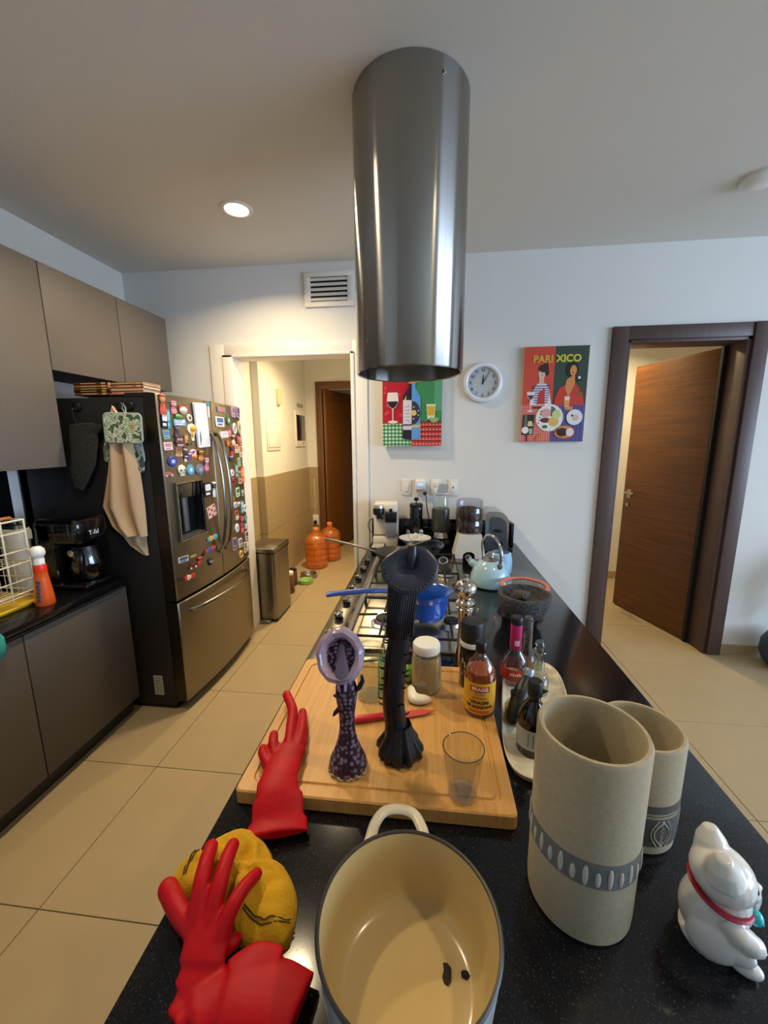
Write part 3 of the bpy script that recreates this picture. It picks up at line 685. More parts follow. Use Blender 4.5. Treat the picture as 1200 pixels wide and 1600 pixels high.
for l in """figure,2.018,1.796,0.048,0.107,c9563f,e8a06a,small doll magnet with red hat and orange face top left on the fridge
strip,2.020,1.717,0.040,0.087,15161c,e9eef2,black upright magnet with a white label below the red-hatted doll
strip,2.048,1.722,0.023,0.102,3f9fc4,7cc8e0,thin light blue upright magnet beside the black one
figure,2.094,1.786,0.048,0.066,e58ba0,f6c9c0,pink bell-shaped doll magnet near the top of the left fridge door
fish,2.167,1.777,0.074,0.054,f2d5d8,d8503c,round pale pink fish magnet with a red fin
dome,2.126,1.739,0.055,0.028,5f9a46,3f7a30,green domed cap magnet above the blue bus magnet
card,2.132,1.708,0.092,0.035,7fb6dc,eef4fa,blue and white bus-shaped magnet under the green dome
oval,2.216,1.737,0.045,0.044,d8d6c8,4a4640,small pale skull magnet left of the white notepad
bird,2.233,1.657,0.087,0.100,f0a91e,f3efe4,yellow bird magnet with white edge overlapping the white notepad
card,2.023,1.639,0.044,0.048,7fb8ac,6a7fb8,blue-green square magnet on the left fridge door
card,2.028,1.578,0.058,0.041,f0dfe2,c98a98,white and pink square magnet below the blue-green one
figure,2.105,1.662,0.044,0.056,4a4450,8a8494,dark grey doll magnet in the middle of the left fridge door
stack,2.112,1.605,0.060,0.064,b98aa0,5a3c40,pink and brown striped stack magnet under the dark grey doll
card,2.105,1.552,0.045,0.032,c98f6a,8a5a40,tan square magnet below the striped stack
strip,2.171,1.616,0.032,0.051,9a6a3c,caa070,narrow brown leaning magnet left of the yellow bird
card,2.195,1.594,0.039,0.029,3a3530,6a5a48,small dark square magnet under the yellow bird
card,2.102,1.527,0.050,0.014,e6c89a,b89060,flat tan boat magnet under the tan square
figure,2.150,1.544,0.042,0.051,2c2a38,e8d6c0,small figure magnet in black clothes
figure,2.150,1.503,0.026,0.033,e8e4dc,b83a30,tiny white-topped doll magnet with red legs
figure,2.185,1.520,0.033,0.048,6a4f9a,f0e8e0,small purple doll magnet beside the tiny red-legged one
ring,2.221,1.538,0.052,0.037,c84f8a,f0d0e0,pink flower ring magnet above the orange bowl
dome,2.224,1.515,0.052,0.026,e0973c,b0702a,small orange bowl magnet under the pink flower
figure,2.291,1.516,0.057,0.058,d89050,b06a30,orange teddy-shaped magnet right of the orange bowl
figure,2.342,1.459,0.048,0.079,e87fa4,f6c8d4,tall pink doll magnet next to the fridge handle
disc,2.049,1.494,0.070,0.056,2f3f96,b8c4f0,round dark blue magnet with a pale star
skull,2.110,1.440,0.061,0.065,e6ddc4,4a3f30,cream oval skull-faced magnet above the water dispenser
disc,2.184,1.438,0.067,0.063,4f9ac4,c4e4f0,round light blue patterned magnet above the dispenser
disc,2.272,1.432,0.087,0.069,6f7488,a8a0b0,round grey-blue magnet above the right edge of the dispenser
car,2.008,1.427,0.072,0.031,a86a6a,e0b0a8,small pink and maroon car-shaped magnet left of the skull magnet
card,2.333,1.302,0.075,0.088,121214,e8e8e8,black square magnet with a white dot right of the dispenser
figure,2.404,1.294,0.045,0.098,dfe2e4,55585c,white upright animal magnet beside the black square one
tile,2.354,1.159,0.092,0.073,e0b8b0,a83a34,tilted pink checkered tile magnet right of the dispenser
letters,2.336,0.990,0.110,0.037,4fb0b8,e8a050,teal and orange word-shaped magnet below the dispenser
letters,2.304,0.922,0.110,0.033,c23c38,2f5fb0,red and blue word-shaped magnet above a white strip
card,2.055,0.930,0.078,0.033,b8bcc0,4a4f58,silver grey plaque magnet low on the left fridge door
strip,2.135,0.925,0.060,0.015,7a7430,b0a860,thin olive magnet right of the silver plaque
car,2.122,0.869,0.075,0.034,6a2420,d8d4cc,dark red car magnet below the silver plaque
figure,2.188,0.881,0.047,0.043,c8403c,8a2a28,small red figure magnet beside the dark red car
skull,2.293,0.844,0.047,0.053,2a2a2a,e0e0d8,small black and white figure magnet low by the door seam
letters,2.092,0.812,0.088,0.034,d03a30,e8c8a0,red lettered magnet lowest on the left fridge door
disc,2.011,0.825,0.028,0.022,1c1c20,3a3a40,tiny black round magnet left of the red lettered one
disc,2.229,0.910,0.024,0.024,141418,404048,tiny black dot magnet above the small red figure
card,2.579,1.811,0.110,0.034,6f8ec0,e07060,long blue and red strip magnet at the top of the right fridge door
card,2.775,1.808,0.110,0.073,c4a8d0,8a7098,lilac photo magnet at the top of the right fridge door
card,2.870,1.812,0.087,0.076,a89cb8,5a4a68,greyish purple photo magnet in the top right corner of the fridge
card,2.547,1.730,0.110,0.063,f0eeea,3f66b4,white card magnet with blue lettering under the long strip
disc,2.674,1.744,0.095,0.066,2f6a44,cfe8d8,round green magnet beside the white lettered card
ring,2.776,1.691,0.110,0.082,8a8a8c,d8d8d8,grey ring magnet on a black backing
oval,2.870,1.704,0.078,0.095,cbb894,6a5a48,narrow beige oval magnet at the right edge of the fridge
card,2.597,1.647,0.110,0.043,f2f0ea,c8ccd4,plain white card magnet above the right fridge handle
strip,2.679,1.657,0.043,0.049,d04a80,f0a0b8,tiny bright pink magnet touching the plain white card
figure,2.736,1.609,0.070,0.068,d8c49a,8a6a50,beige triangular doll magnet under the grey ring
strip,2.824,1.613,0.066,0.065,6a2438,b05a6a,dark wine-coloured upright magnet under the grey ring
card,2.870,1.604,0.080,0.076,8a5f4a,c89a78,brown photo magnet at the right edge below the beige oval
star,2.635,1.587,0.091,0.057,c4632c,e08848,orange-brown star magnet right of the handle top
strip,2.586,1.583,0.038,0.043,2a2420,5a4a40,short dark slanted magnet left of the orange star
figure,2.699,1.532,0.066,0.076,b03040,5a4470,red and purple figure magnet below the orange star
card,2.785,1.549,0.063,0.060,f2ead8,e07a2c,white card magnet with an orange figure
strip,2.870,1.528,0.058,0.086,d8d0c4,c06a40,pale upright strip magnet right of the orange figure card
figure,2.669,1.484,0.074,0.040,22222a,e8e8e4,small black and white animal magnet right of the handle
card,2.817,1.449,0.110,0.070,7fc45a,b08ac8,green and purple card magnet on the right fridge door
card,2.870,1.348,0.108,0.125,d8502a,f0a070,tall orange-red card magnet at the right fridge edge
strip,2.754,1.387,0.061,0.101,5f7a70,a8b8b0,tall grey-green strip magnet left of the orange-red card
strip,2.807,1.335,0.053,0.094,c8b89a,6a5a48,tall beige strip magnet left of the orange-red card
disc,2.671,1.380,0.086,0.049,ece8ec,a080b0,round white magnet right of the handle middle
dome,2.672,1.325,0.086,0.050,8a2030,c04a58,dark red domed magnet under the round white one
card,2.748,1.232,0.109,0.065,dfeed8,2f6a3c,white and green card magnet with a dark figure
card,2.838,1.215,0.070,0.057,3f5a48,a8c0b0,dark green narrow card magnet beside the white and green one
oval,2.650,1.199,0.042,0.041,e89a3c,b06a20,tiny orange oval magnet right of the handle bottom
disc,2.685,1.147,0.078,0.046,d0d4e0,6a6f90,small round pale grey magnet below the orange oval
bird,2.743,1.142,0.061,0.042,f0e8d4,a08858,tiny white bird magnet beside the round pale grey one
card,2.816,1.110,0.095,0.095,6a8a90,b8d0d0,grey-blue upright card magnet near the right fridge edge
ring,2.870,1.091,0.080,0.059,3f7f80,c8e4e0,teal ring magnet at the right fridge edge
card,2.696,1.083,0.057,0.037,d86a50,6a2a20,small salmon card magnet above the green one
card,2.701,1.049,0.069,0.032,8aa078,d8dcc0,small green card magnet under the salmon one
disc,2.870,1.009,0.081,0.054,3f8078,a8d4c8,round teal magnet under the teal ring
figure,2.780,0.999,0.103,0.085,a83038,d87078,dark red doll magnet low on the right fridge door
oval,2.688,0.975,0.079,0.065,e6e6e8,8a8a98,white oval magnet low on the right fridge door
card,2.783,0.943,0.078,0.048,c83c34,e89088,small red card magnet under the dark red doll
card,2.870,0.950,0.096,0.044,8fa8b0,d0dcdc,pale blue card magnet at the right fridge edge
card,2.870,0.874,0.081,0.069,d8c8cc,4a3c40,photo magnet with a white border at the right fridge edge
card,2.624,0.871,0.073,0.091,b08a90,4a4880,maroon-edged picture magnet low on the right fridge door
card,2.726,0.853,0.108,0.066,d8d0cc,7a7480,pale card magnet right of the maroon-edged picture
strip,2.822,0.792,0.056,0.083,d8cc98,8a7a50,thin yellowish strip magnet near the bottom right of the door
card,2.870,0.791,0.069,0.084,9a9ca0,d8d8dc,grey card magnet lowest at the right fridge edge
ring,2.722,0.765,0.096,0.061,5a3424,d8b070,brown ring magnet lowest on the right fridge door""".strip().splitlines():
    k, y, z, w, h, c1, c2, lab = l.split(',', 7); magnet(k, float(y), float(z), float(w), float(h), c1, c2, lab)

# white notepad and its pen
t = T('notepad', 'white magnetic notepad tilted high on the left fridge door', 'notepad', (fx(2.32)+.001, 2.322, 1.699), 0)
R = side(0, 0, 0) @ Matrix.Rotation(radians(3), 4, 'Z')
MB().prism(rrect(-.064, .064, -.132, .132, .008), 0, .012, R).build('pad', P('paper_white', 'e6ebf6', .5), t)
lm = MB()
for k in range(4): lm.box(-.045+.004*k, -.040+.004*k, -.12+.01*k, -.06+.01*k, .012, .0124, M=R)
lm.build('handwriting', P('pencil', '7a7f92', .7), t)
t = T('marker_pen', 'blue capped marker clipped at the right edge of the white notepad', 'pen', (fx(2.40)+.012, 2.398, 1.80))
MB().tube([(0, 0, -.05), (0, 0, .02)], .006, seg=10).build('barrel', mWhite, t); MB().tube([(0, 0, .018), (0, 0, .045)], .0075, seg=10).build('cap', P('pen_cap_blue', '3fa4c8', .4), t)

# hooks and hanging cloths on the fridge side
YS = 1.984
def hook(x, z, label):
    t = T('magnetic_hook', label, 'hook', (x, YS, z), 0, 'round black hooks on the fridge side')
    MB().lathe([(0, .016), (.016, .015), (.024, .008), (.025, 0)], seg=24, M=front(0, 0, 0)).build('base', mBlack, t)
    MB().tube([(0, -.010, -.012), (0, -.030, -.018), (0, -.036, -.008)], .0035, seg=8).build('prong', mChrome, t)
hook(-1.871, 1.790, 'round black hook holding the dark mitt on the fridge side')
hook(-1.626, 1.790, 'round black hook left of two above the patterned pot holder')
hook(-1.566, 1.790, 'round black hook right of two above the patterned pot holder')

def cloth(poly, y, thick, M=None, wav=.006, freq=40, n=26):
    """hanging cloth from a list of (z, x0, x1) rows; folds run down it"""
    vs = []; fs = []
    rows_ = len(poly)
    for z, x0, x1 in poly:
        for i in range(n+1):
            u = i/n; x = x0+(x1-x0)*u
            vs.append((x, y-.012-wav*(1+sin(freq*u+z*3))*1.0-wav*.8*sin(u*pi), z))
    for r in range(rows_-1):
        for i in range(n): a = r*(n+1)+i; fs.append((a, a+1, a+n+2, a+n+1))
    mb = MB().add(vs, fs)
    k = len(vs); vs2 = [(x, y_+thick, z) for x, y_, z in vs]
    mb.add(vs2, [tuple(reversed(f)) for f in fs])
    b = [i for i in range(n+1)]+[(r+1)*(n+1)-1 for r in range(1, rows_)]+[(rows_-1)*(n+1)+i for i in range(n-1, -1, -1)]+[r*(n+1) for r in range(rows_-2, 0, -1)]
    mb.f += [(b[i], b[(i+1) % len(b)], k+b[(i+1) % len(b)], k+b[i]) for i in range(len(b))]; mb.m += [0]*len(b)
    return mb
def interp_rows(rows, n=18):
    out = []
    for (z0, a0, b0), (z1, a1, b1) in zip(rows, rows[1:]):
        for k in range(n//len(rows)+1):
            u = k/(n//len(rows)+1); out.append((z0+(z1-z0)*u, a0+(a1-a0)*u, b0+(b1-b0)*u))
    return out+[rows[-1]]
t = T('oven_mitt', 'dark grey textured oven mitt hanging left on the fridge side', 'oven mitt', (0, 0, 0))
mt = MB()
mt.tube([(-1.835, 1.955, 1.70), (-1.83, 1.952, 1.62), (-1.85, 1.950, 1.50), (-1.89, 1.952, 1.41), (-1.905, 1.955, 1.35)], [(.075, .016), (.086, .018), (.075, .018), (.055, .016), (.028, .011)], seg=20, up=(0, -1, 0))
mt.tube([(-1.80, 1.955, 1.64), (-1.755, 1.953, 1.67), (-1.72, 1.953, 1.685)], [(.03, .013), (.028, .012), (.014, .009)], seg=14, up=(0, -1, 0))
blob(mt, 'mitt', P('charcoal_knit', '33322c', .95, noise=(90, .12), col2='1f1e1b', bump=.8), t, voxel=.004, smooth=4)
MB().tube([(-1.86, 1.95, 1.70), (-1.872, 1.945, 1.765), (-1.865, 1.95, 1.70)], .003, seg=6).build('loop', mBlack, t)
t = T('dish_towel', 'long beige waffle towel hanging on the fridge side', 'towel', (0, 0, 0))
mBeige = P('beige_waffle', 'cfae88', .95, noise=(260, .2), col2='c0a07b', bump=.5)
cloth(interp_rows([(1.70, -1.668, -1.585), (1.60, -1.70, -1.555), (1.45, -1.73, -1.545), (1.25, -1.785, -1.535), (1.14, -1.74, -1.535), (1.09, -1.69, -1.535)]), YS, .005, wav=.016, freq=12.5).build('front_layer', mBeige, t, smooth=70)
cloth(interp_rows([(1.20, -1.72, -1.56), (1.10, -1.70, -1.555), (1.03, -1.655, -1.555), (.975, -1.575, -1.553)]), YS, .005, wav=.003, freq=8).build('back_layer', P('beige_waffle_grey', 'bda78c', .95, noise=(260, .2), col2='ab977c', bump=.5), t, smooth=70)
MB().tube([(-1.64, 1.962, 1.70), (-1.645, 1.948, 1.755), (-1.635, 1.945, 1.785), (-1.62, 1.948, 1.755), (-1.61, 1.962, 1.70)], [(.02, .006), (.012, .004), (.006, .003), (.012, .004), (.02, .006)], seg=8).build('loop', mBeige, t)
mPat = P('leaf_print', 'c8ccb4', .9, noise=(42, .03), col2='5f7a5e'); 
def pattern(name, cols_, scale):
    if name in MATS: return MATS[name]
    m = P(name, cols_[0], .9); nt = m.node_tree; b = nt.nodes['Principled BSDF']; L = nt.links
    tc = nt.nodes.new('ShaderNodeTexCoord'); n = nt.nodes.new('ShaderNodeTexNoise'); n.inputs['Scale'].default_value = scale; n.inputs['Detail'].default_value = 2
    r = nt.nodes.new('ShaderNodeValToRGB'); r.color_ramp.interpolation = 'CONSTANT'
    e = r.color_ramp.elements
    for i, (p_, c) in enumerate(cols_[1]):
        x = e[i] if i < 2 else e.new(p_)
        x.position = p_; x.color = (*lin(c), 1)
    L.new(tc.outputs['Object'], n.inputs['Vector']); L.new(n.outputs['Fac'], r.inputs['Fac']); L.new(r.outputs['Color'], b.inputs['Base Color'])
    return m
mPat = pattern('leaf_print_cloth', ('d0d0bc', [(0, '4a6448'), (.43, 'd6d2bc'), (.50, '8fae8a'), (.57, 'd9d6c6'), (.62, '6d8a66'), (.69, 'd09038')]), 26)
mPat2 = pattern('leaf_print_dark', ('8f9f94', [(0, '3c4a4c'), (.46, 'a8b0a8'), (.56, '5d7468'), (.66, 'c0b890')]), 24)
t = T('pot_holder', 'square leaf-patterned pot holder hanging in front of the beige towel', 'pot holder', (-1.571, 1.928, 1.672), 0)
M0 = front(0, 0, 0) @ Matrix.Rotation(radians(-2), 4, 'Z')
MB().prism(rrect(-.102, .102, -.072, .072, .02), 0, .012, M0).build('quilt', mPat, t)
rm = [Vector((x, y, .006)) for x, y in rrect(-.103, .103, -.073, .073, .02)]
MB().tube([M0 @ p for p in rm], .006, seg=8, closed=True).tube([M0 @ Vector(p) for p in ((.02, .07, .004), (.005, .10, .008), (.01, .125, .004), (.018, .10, 0), (.022, .07, .004))], .003, seg=6).build('binding', P('binding_grey', '9aa79c', .9), t)
t = T('oven_mitt', 'leaf-patterned oven mitt showing behind the beige towel', 'oven mitt', (0, 0, 0))
mt = MB().tube([(-1.64, 1.974, 1.66), (-1.64, 1.974, 1.56), (-1.66, 1.974, 1.48)], [(.07, .006), (.105, .0065), (.09, .006)], seg=18, up=(0, -1, 0))
mt.tube([(-1.56, 1.974, 1.62), (-1.535, 1.972, 1.52), (-1.535, 1.972, 1.44)], [(.045, .006), (.032, .0065), (.016, .005)], seg=14, up=(0, -1, 0)).build('mitt', mPat2, t)

# books on top of the refrigerator
bk = [('7a4a2c', .017, 0), ('3f3428', .012, 0), ('8a5a30', .012, 0), ('b8702c', .014, 0), ('6e2f22', .015, 0), ('c8806a', .019, 1), ('d8b090', .016, 1), ('b86a4a', .018, 1), ('d09a5c', .013, 1)]
zz = [1.859, 1.859]
desc = ['brown book lowest in the left stack on the refrigerator', 'dark olive thin book second from below in the left stack on the refrigerator', 'tan book in the middle of the left stack on the refrigerator', 'orange book second from top in the left stack on the refrigerator', 'dark red book topmost in the left stack on the refrigerator',
        'salmon book lowest in the right stack on the refrigerator', 'pale peach book second in the right stack on the refrigerator', 'rust-coloured book third in the right stack on the refrigerator', 'ochre thin book topmost in the right stack on the refrigerator']
for (c, h_, s_), d_ in zip(bk, desc):
    x0, x1 = ((-1.985, -1.762), (-1.755, -1.558))[s_]; x0 += random.uniform(0, .008); x1 -= random.uniform(0, .008); z = zz[s_]; zz[s_] += h_+.0004
    t = T('book', d_, 'book', ((x0+x1)/2, 2.09, z), 0, 'books lying on the refrigerator'); w = (x1-x0)/2
    cm = P('book_'+c, c, .55)
    MB().box(-w, w, 0, .15, 0, .002).box(-w, w, 0, .15, h_-.002, h_).box(-w, w, 0, .003, 0, h_).build('cover', cm, t)
    MB().box(-w+.004, w-.004, .003, .146, .002, h_-.002).build('pages', P('book_pages', 'cfc4a8', .9), t)
    q = MB(); q.box(-w*.6, w*.3, -.0004, .001, h_*.35, h_*.65); q.box(w*.6, w*.85, -.0004, .001, h_*.2, h_*.8); q.build('spine_print', P('gilt_print', 'e0b878', .5), t)

# ---------------------------------------------------------------- things on the left worktop
ZL = .8505
t = T('spray_bottle', 'orange spray cleaner bottle with white cap in front of the dish rack', 'spray bottle', (-1.785, 1.565, ZL))
MB().lathe([(0, 0), (.036, 0), (.039, .006), (.037, .04), (.028, .13), (.025, .155), (.026, .16), (.024, .195), (.0, .197)], seg=32).build('bottle', P('orange_plastic', 'd85a1c', .3), t)
MB().lathe([(.0255, .158), (.0262, .162), (.0252, .192), (.024, .196)], seg=28).build('neck_band', P('red_orange_plastic', 'e8380f', .35), t)
MB().lathe([(.0, .196), (.022, .197), (.022, .225), (.018, .23), (.026, .236), (.030, .25), (.027, .268), (.016, .28), (0, .283)], seg=28).box(-.045, -.012, -.011, .011, .243, .27, bev=.006).build('cap', mWhite, t)
lm = MB()
for k in range(6): lm.box(-.008, .008, -.003, .003, -.004, .009, M=Matrix.Translation((.010, -.036+.0045*k*.35, .03+.017*k)) @ Matrix.Rotation(.2*(k % 2), 4, 'Y'))
lm.build('lettering', P('label_blue_grey', '4c5670', .5), t)
lm = MB()
for k in range(9):
    z = .02+.012*k; r = .0385-.011*(k/9)
    lm.box(-.010, .010, -r-.0006, -r+.004, z, z+.0115, M=Matrix.Rotation(radians(-38), 4, 'Z'))
lm.build('yellow_stripe', P('label_yellow', 'd99a1c', .4), t)

# dish rack: white wire basket over a yellow tray
rx0, rx1, ry0, ry1 = -2.24, -1.87, .98, 1.60
t = T('dish_rack', 'white wire dish rack on a yellow drip tray at the left edge', 'dish rack', (0, 0, ZL))
MB().box(rx0-.02, rx1+.03, ry0-.02, ry1+.045, 0.001, .012, bev=.005).tube([(rx1+.03, ry0, .014), (rx1+.03, ry1+.045, .014), (rx0-.02, ry1+.045, .014)], .006).build('drip_tray', P('yellow_tray', 'cfa81e', .4), t)
mWire = P('cream_wire', 'e2dcc0', .4)
for z, r in ((.40, .0045), (.345, .0035), (.26, .003), (.20, .0035), (.12, .003), (.06, .004)):
    MB().tube([(rx0, ry0, z), (rx1, ry0, z), (rx1, ry1, z), (rx0, ry1, z)], r, seg=6, closed=True).build('rail', mWire, t)
for i in range(7):
    y = ry0+(ry1-ry0)*i/6
    MB().tube([(rx1, y, .40), (rx1, y, .03), (rx0, y, .03), (rx0, y, .40)], .0028 if i not in (0, 6) else .0045, seg=6).build('wire', mWire, t)
for i in range(1, 12):
    x = rx0+(rx1-rx0)*i/12
    MB().tube([(x, ry0, .40 if i % 4 == 0 else .20), (x, ry0, .035), (x, ry1, .035), (x, ry1, .40 if i % 4 == 0 else .20)], .0024, seg=6).build('wire', mWire, t)
for zq in (.20,):
    for i in range(1, 20):
        y = ry0+(ry1-ry0)*i/20; MB().tube([(rx1, y, zq), (rx0, y, zq)], .002, seg=6).build('wire', mWire, t)
def plate_std(x, y, z, label, r=.09, c='d8d4ca'):
    t = T('plate', label, 'plate', (x, y, z)); t.rotation_euler = (radians(82), 0, radians(8))
    MB().lathe([(0, 0), (r*.6, 0), (r, .012), (r, .015), (r*.6, .004), (0, .004)], seg=36).build('dish', P('plate_'+c, c, .25), t)
plate_std(-1.95, 1.24, ZL+.135, 'white plate standing in the lower tier of the dish rack')
plate_std(-1.96, 1.40, ZL+.135, 'white plate nearest the spray bottle in the lower tier of the rack')
t = T('wooden_handle', 'orange-brown wooden utensil lying across the top of the dish rack', 'utensil', (-1.89, 1.46, ZL+.412))
MB().tube([(0, -.2, 0), (0, 0, .003), (.0, .10, .002)], [(.014, .009), (.016, .010), (.010, .008)], seg=10).build('handle', P('orange_wood', 'a85a30', .5), t)
t = T('pitcher', 'cream plastic pitcher with a black lid behind the dish rack', 'pitcher', (-2.08, 1.725, ZL)); t.scale = (.92, .92, 1.08)
MB().lathe([(0, 0), (.062, 0), (.066, .01), (.076, .30), (.072, .302), (.06, .02), (0, .02)], seg=30, sx=1.0, sy=.8).prism([(.05, -.02), (.05, .02), (.11, .0)], .255, .30).build('jug', P('cream_plastic', 'b9b0a0', .5), t)
MB().lathe([(.073, .300), (.06, .318), (.03, .322), (.028, .345), (0, .348)], seg=26, sx=1, sy=.8).build('lid', mBlack, t)
t = T('storage_box', 'clear plastic box standing between the pitcher and the coffee maker', 'container', (-2.20, 1.90, ZL))
b = MB()
for q in ((-.07, .07, -.045, -.043, 0, .16), (-.07, .07, .043, .045, 0, .16), (-.07, -.068, -.043, .043, 0, .16), (.068, .07, -.043, .043, 0, .16), (-.068, .068, -.043, .043, 0, .003)): b.box(*q)
b.build('box', clear('box_plastic', (170, 172, 165), .08), t)
t = T('coffee_maker', 'glossy black drip coffee maker under the wall cabinet', 'coffee maker', (-1.85, 1.825, ZL))
MB().box(-.13, .13, -.10, .10, 0, .035, bev=.012).build('base', mBlackG, t)
MB().box(-.13, -.02, -.10, .10, .03, .36, bev=.02).box(-.13, .12, -.10, .10, .235, .37, bev=.03, seg=4).build('body', mBlackG, t)
cf = MB().lathe([(0, .04), (.062, .04), (.075, .07), (.077, .13), (.06, .185), (.055, .205)], c=(.055, 0, 0), seg=30).build('carafe', clear('smoke_glass', (90, 90, 94), .10), t)
MB().lathe([(.058, .203), (.055, .218), (0, .222)], c=(.055, 0, 0), seg=24).tube(crom([(.08, -.05, .20), (.115, -.09, .19), (.115, -.095, .12), (.09, -.07, .08)]), .009, seg=8).build('carafe_lid', mBlack, cf)
tx = MB(); tx.text('T-fal', .034, .0004, Matrix.Translation((.1206, -.0, .29)) @ side(0, 0, 0)); tx.build('lettering', P('logo_white', 'dfe3ea', .4), t)
MB().lathe([(0, .001), (.016, .001), (.018, 0)], seg=18, M=front(.07, -.1005, .20)).build('switch', mChrome, t)
t = T('dish_cloth', 'teal cloth hanging over the worktop edge at the left edge', 'cloth', (0, 0, 0))
vs = []; fs = []
for i in range(9):
    for j, (x, z) in enumerate(((-1.76, .853), (-1.70, .853), (-1.681, .852), (-1.673, .84), (-1.672, .80), (-1.673, .755))):
        vs.append((x+.003*sin(i*1.7)+(.004*sin(i*2.1) if j > 3 else 0), 1.12+.02*i+.004*sin(j*2), z+(.006*sin(i) if j == 5 else 0)))
for i in range(8):
    for j in range(5): a = i*6+j; fs.append((a, a+6, a+7, a+1))
o = MB().add(vs, fs).build('cloth', P('teal_cloth', '2f8f86', .9), t, smooth=70)
q = o.modifiers.new('s', 'SOLIDIFY'); q.thickness = .003

# ---------------------------------------------------------------- hall floor things
t = T('trash_can', 'tall stainless steel trash can just inside the hall doorway', 'trash can', (-1.455, 3.36, 0))
mBin = P('bin_steel', '8f897e', .3, 1, aniso=.5)
def dshape(w, d, r, bow, n=8):
    p = rrect(-w, w, -d, d, r); return [(x, y-bow*(1-(x/w)**2) if y < 0 else y) for x, y in p]
MB().prism(dshape(.135, .185, .03, .0), .03, .635).build('body', mBin, t, smooth=50)
MB().prism(dshape(.132, .182, .03, 0), 0, .032).build('base', mBlack, t)
MB().box(-.139, .139, -.19, .19, .638, .682, bev=.014, seg=3).build('lid', mBin, t)
MB().box(-.137, .137, -.187, .187, .633, .640).build('rim_band', mBlack, t)
MB().box(-.08, .08, -.235, -.15, .012, .026, bev=.005).build('pedal', mSteel, t)

mJug = clear('amber_plastic', (248, 170, 60), .10, .05, body=.35, bodycol=(236, 140, 30))
def jug(x, y, label):
    t = T('water_jug', label, 'water jug', (x, y, 0), 0, 'amber water jugs in the hall')
    pr = [(0, .0), (.10, 0), (.135, .012), (.140, .03)]
    for k in range(4): z = .04+.075*k; pr += [(.140, z), (.140, z+.045), (.133, z+.055), (.133, z+.065), (.140, z+.073)]
    pr += [(.138, .35), (.12, .40), (.075, .435), (.036, .455), (.030, .47), (.030, .50)]
    MB().lathe(pr, seg=36).build('bottle', mJug, t)
    MB().lathe([(.034, .475), (.036, .478), (.036, .51), (.03, .518), (0, .518)], seg=24).build('cap', P('orange_cap', 'e8843a', .4), t)
jug(-1.410, 4.76, 'amber water jug standing in front on the hall floor')
jug(-1.315, 5.10, 'amber water jug behind the other one beside the hall door')
t = T('pet_bowl', 'green bowl on the hall floor', 'bowl', (-1.375, 4.17, 0))
MB().lathe([(0, 0), (.07, 0), (.082, .010), (.076, .04), (.082, .042), (.072, .037), (.06, .012), (0, .010)], seg=36).build('bowl', P('green_bowl', '86b05a', .4), t)
t = T('pet_bowl', 'steel bowl on the hall floor beside the green one', 'bowl', (-1.400, 4.37, 0))
MB().lathe([(0, 0), (.09, 0), (.102, .008), (.09, .048), (.096, .05), (.08, .042), (.068, .012), (0, .010)], seg=36).build('bowl', mSteel, t)
t = T('food_container', 'brown canister with white lid beside the trash can', 'canister', (-1.465, 3.88, 0))
MB().lathe([(0, 0), (.055, 0), (.058, .005), (.058, .19), (.05, .2), (0, .2)], seg=28).build('body', P('brown_canister', '6b4c30', .4), t)
MB().lathe([(.05, .198), (.052, .205), (.052, .228), (.04, .234), (0, .234)], seg=28).build('lid', mWhite, t)
t = T('food_container', 'small dark canister behind the brown one in the hall', 'canister', (-1.50, 4.10, 0))
MB().lathe([(0, 0), (.05, 0), (.052, .005), (.052, .16), (.045, .17), (0, .17)], seg=24).build('body', P('dark_canister', '55402c', .4), t)
MB().lathe([(.046, .168), (.048, .172), (.048, .186), (.04, .19), (0, .19)], seg=24).build('lid', mBlack, t)

# ---------------------------------------------------------------- island
ZC, ZB = .825, .860
t = T('island_worktop', 'long polished black granite worktop of the island', 'worktop', (0, 0, 0))
MB().box(-.428, .667, -.35, 2.998, .795, .825, bev=.003).build('granite_top', mGranite, t)
t = T('island_cabinet', 'taupe cabinet base under the black granite worktop', 'cabinet', (0, 0, 0))
MB().box(-.40, .63, -.30, 2.998, .08, .7945).build('carcass', mCab, t)
MB().box(-.36, .60, -.27, 2.998, 0, .08).build('kickplate', P('dark_kickplate', '2b2724', .5), t)
t = T('upstand', 'black stone upstand at the wall end of the island', 'upstand', (0, 0, 0))
MB().box(-.428, .60, 2.975, 2.998, .8255, 1.005, bev=.002).box(.60, .622, 2.85, 2.998, .8255, 1.005, bev=.002).build('slab', mBlackG, t)

# cooktop set into the island
ct = T('cooktop', 'gas cooktop with steel top, black grates and knobs along the aisle edge', 'cooktop', (0, 0, ZC))
mCook = P('cooktop_steel', 'b9b1a3', .28, 1, aniso=.3)
MB().box(-.30, .19, 1.34, 2.50, .0005, .012, bev=.004).build('tray', mCook, ct)
MB().prism([(-.338, .0005), (-.30, .0005), (-.30, .022), (-.312, .024), (-.338, .008)], 0, 1.22, M=Matrix(((1, 0, 0, 0), (0, 0, 1, 1.31), (0, 1, 0, 0), (0, 0, 0, 1)))).build('edge_strip', mSteel, ct)
MB().box(-.424, -.338, 1.225, 2.53, .0005, .008, bev=.002).build('control_panel', P('panel_steel', '55514a', .3, 1), ct)
for k in range(7):
    y = 1.42+.162*k
    kb = MB().lathe([(0, .036), (.013, .036), (.016, .032), (.017, .010), (.021, .008)], c=(-.378, y, 0), seg=24).build('knob', mBlack, ct)
    MB().lathe([(.0165, .024), (.0185, .024), (.0185, .036), (.016, .037)], c=(-.378, y, 0), seg=24).box(-.380, -.376, y-.015, y+.015, .034, .040, bev=.001).build('knob_ring', mChrome, kb)
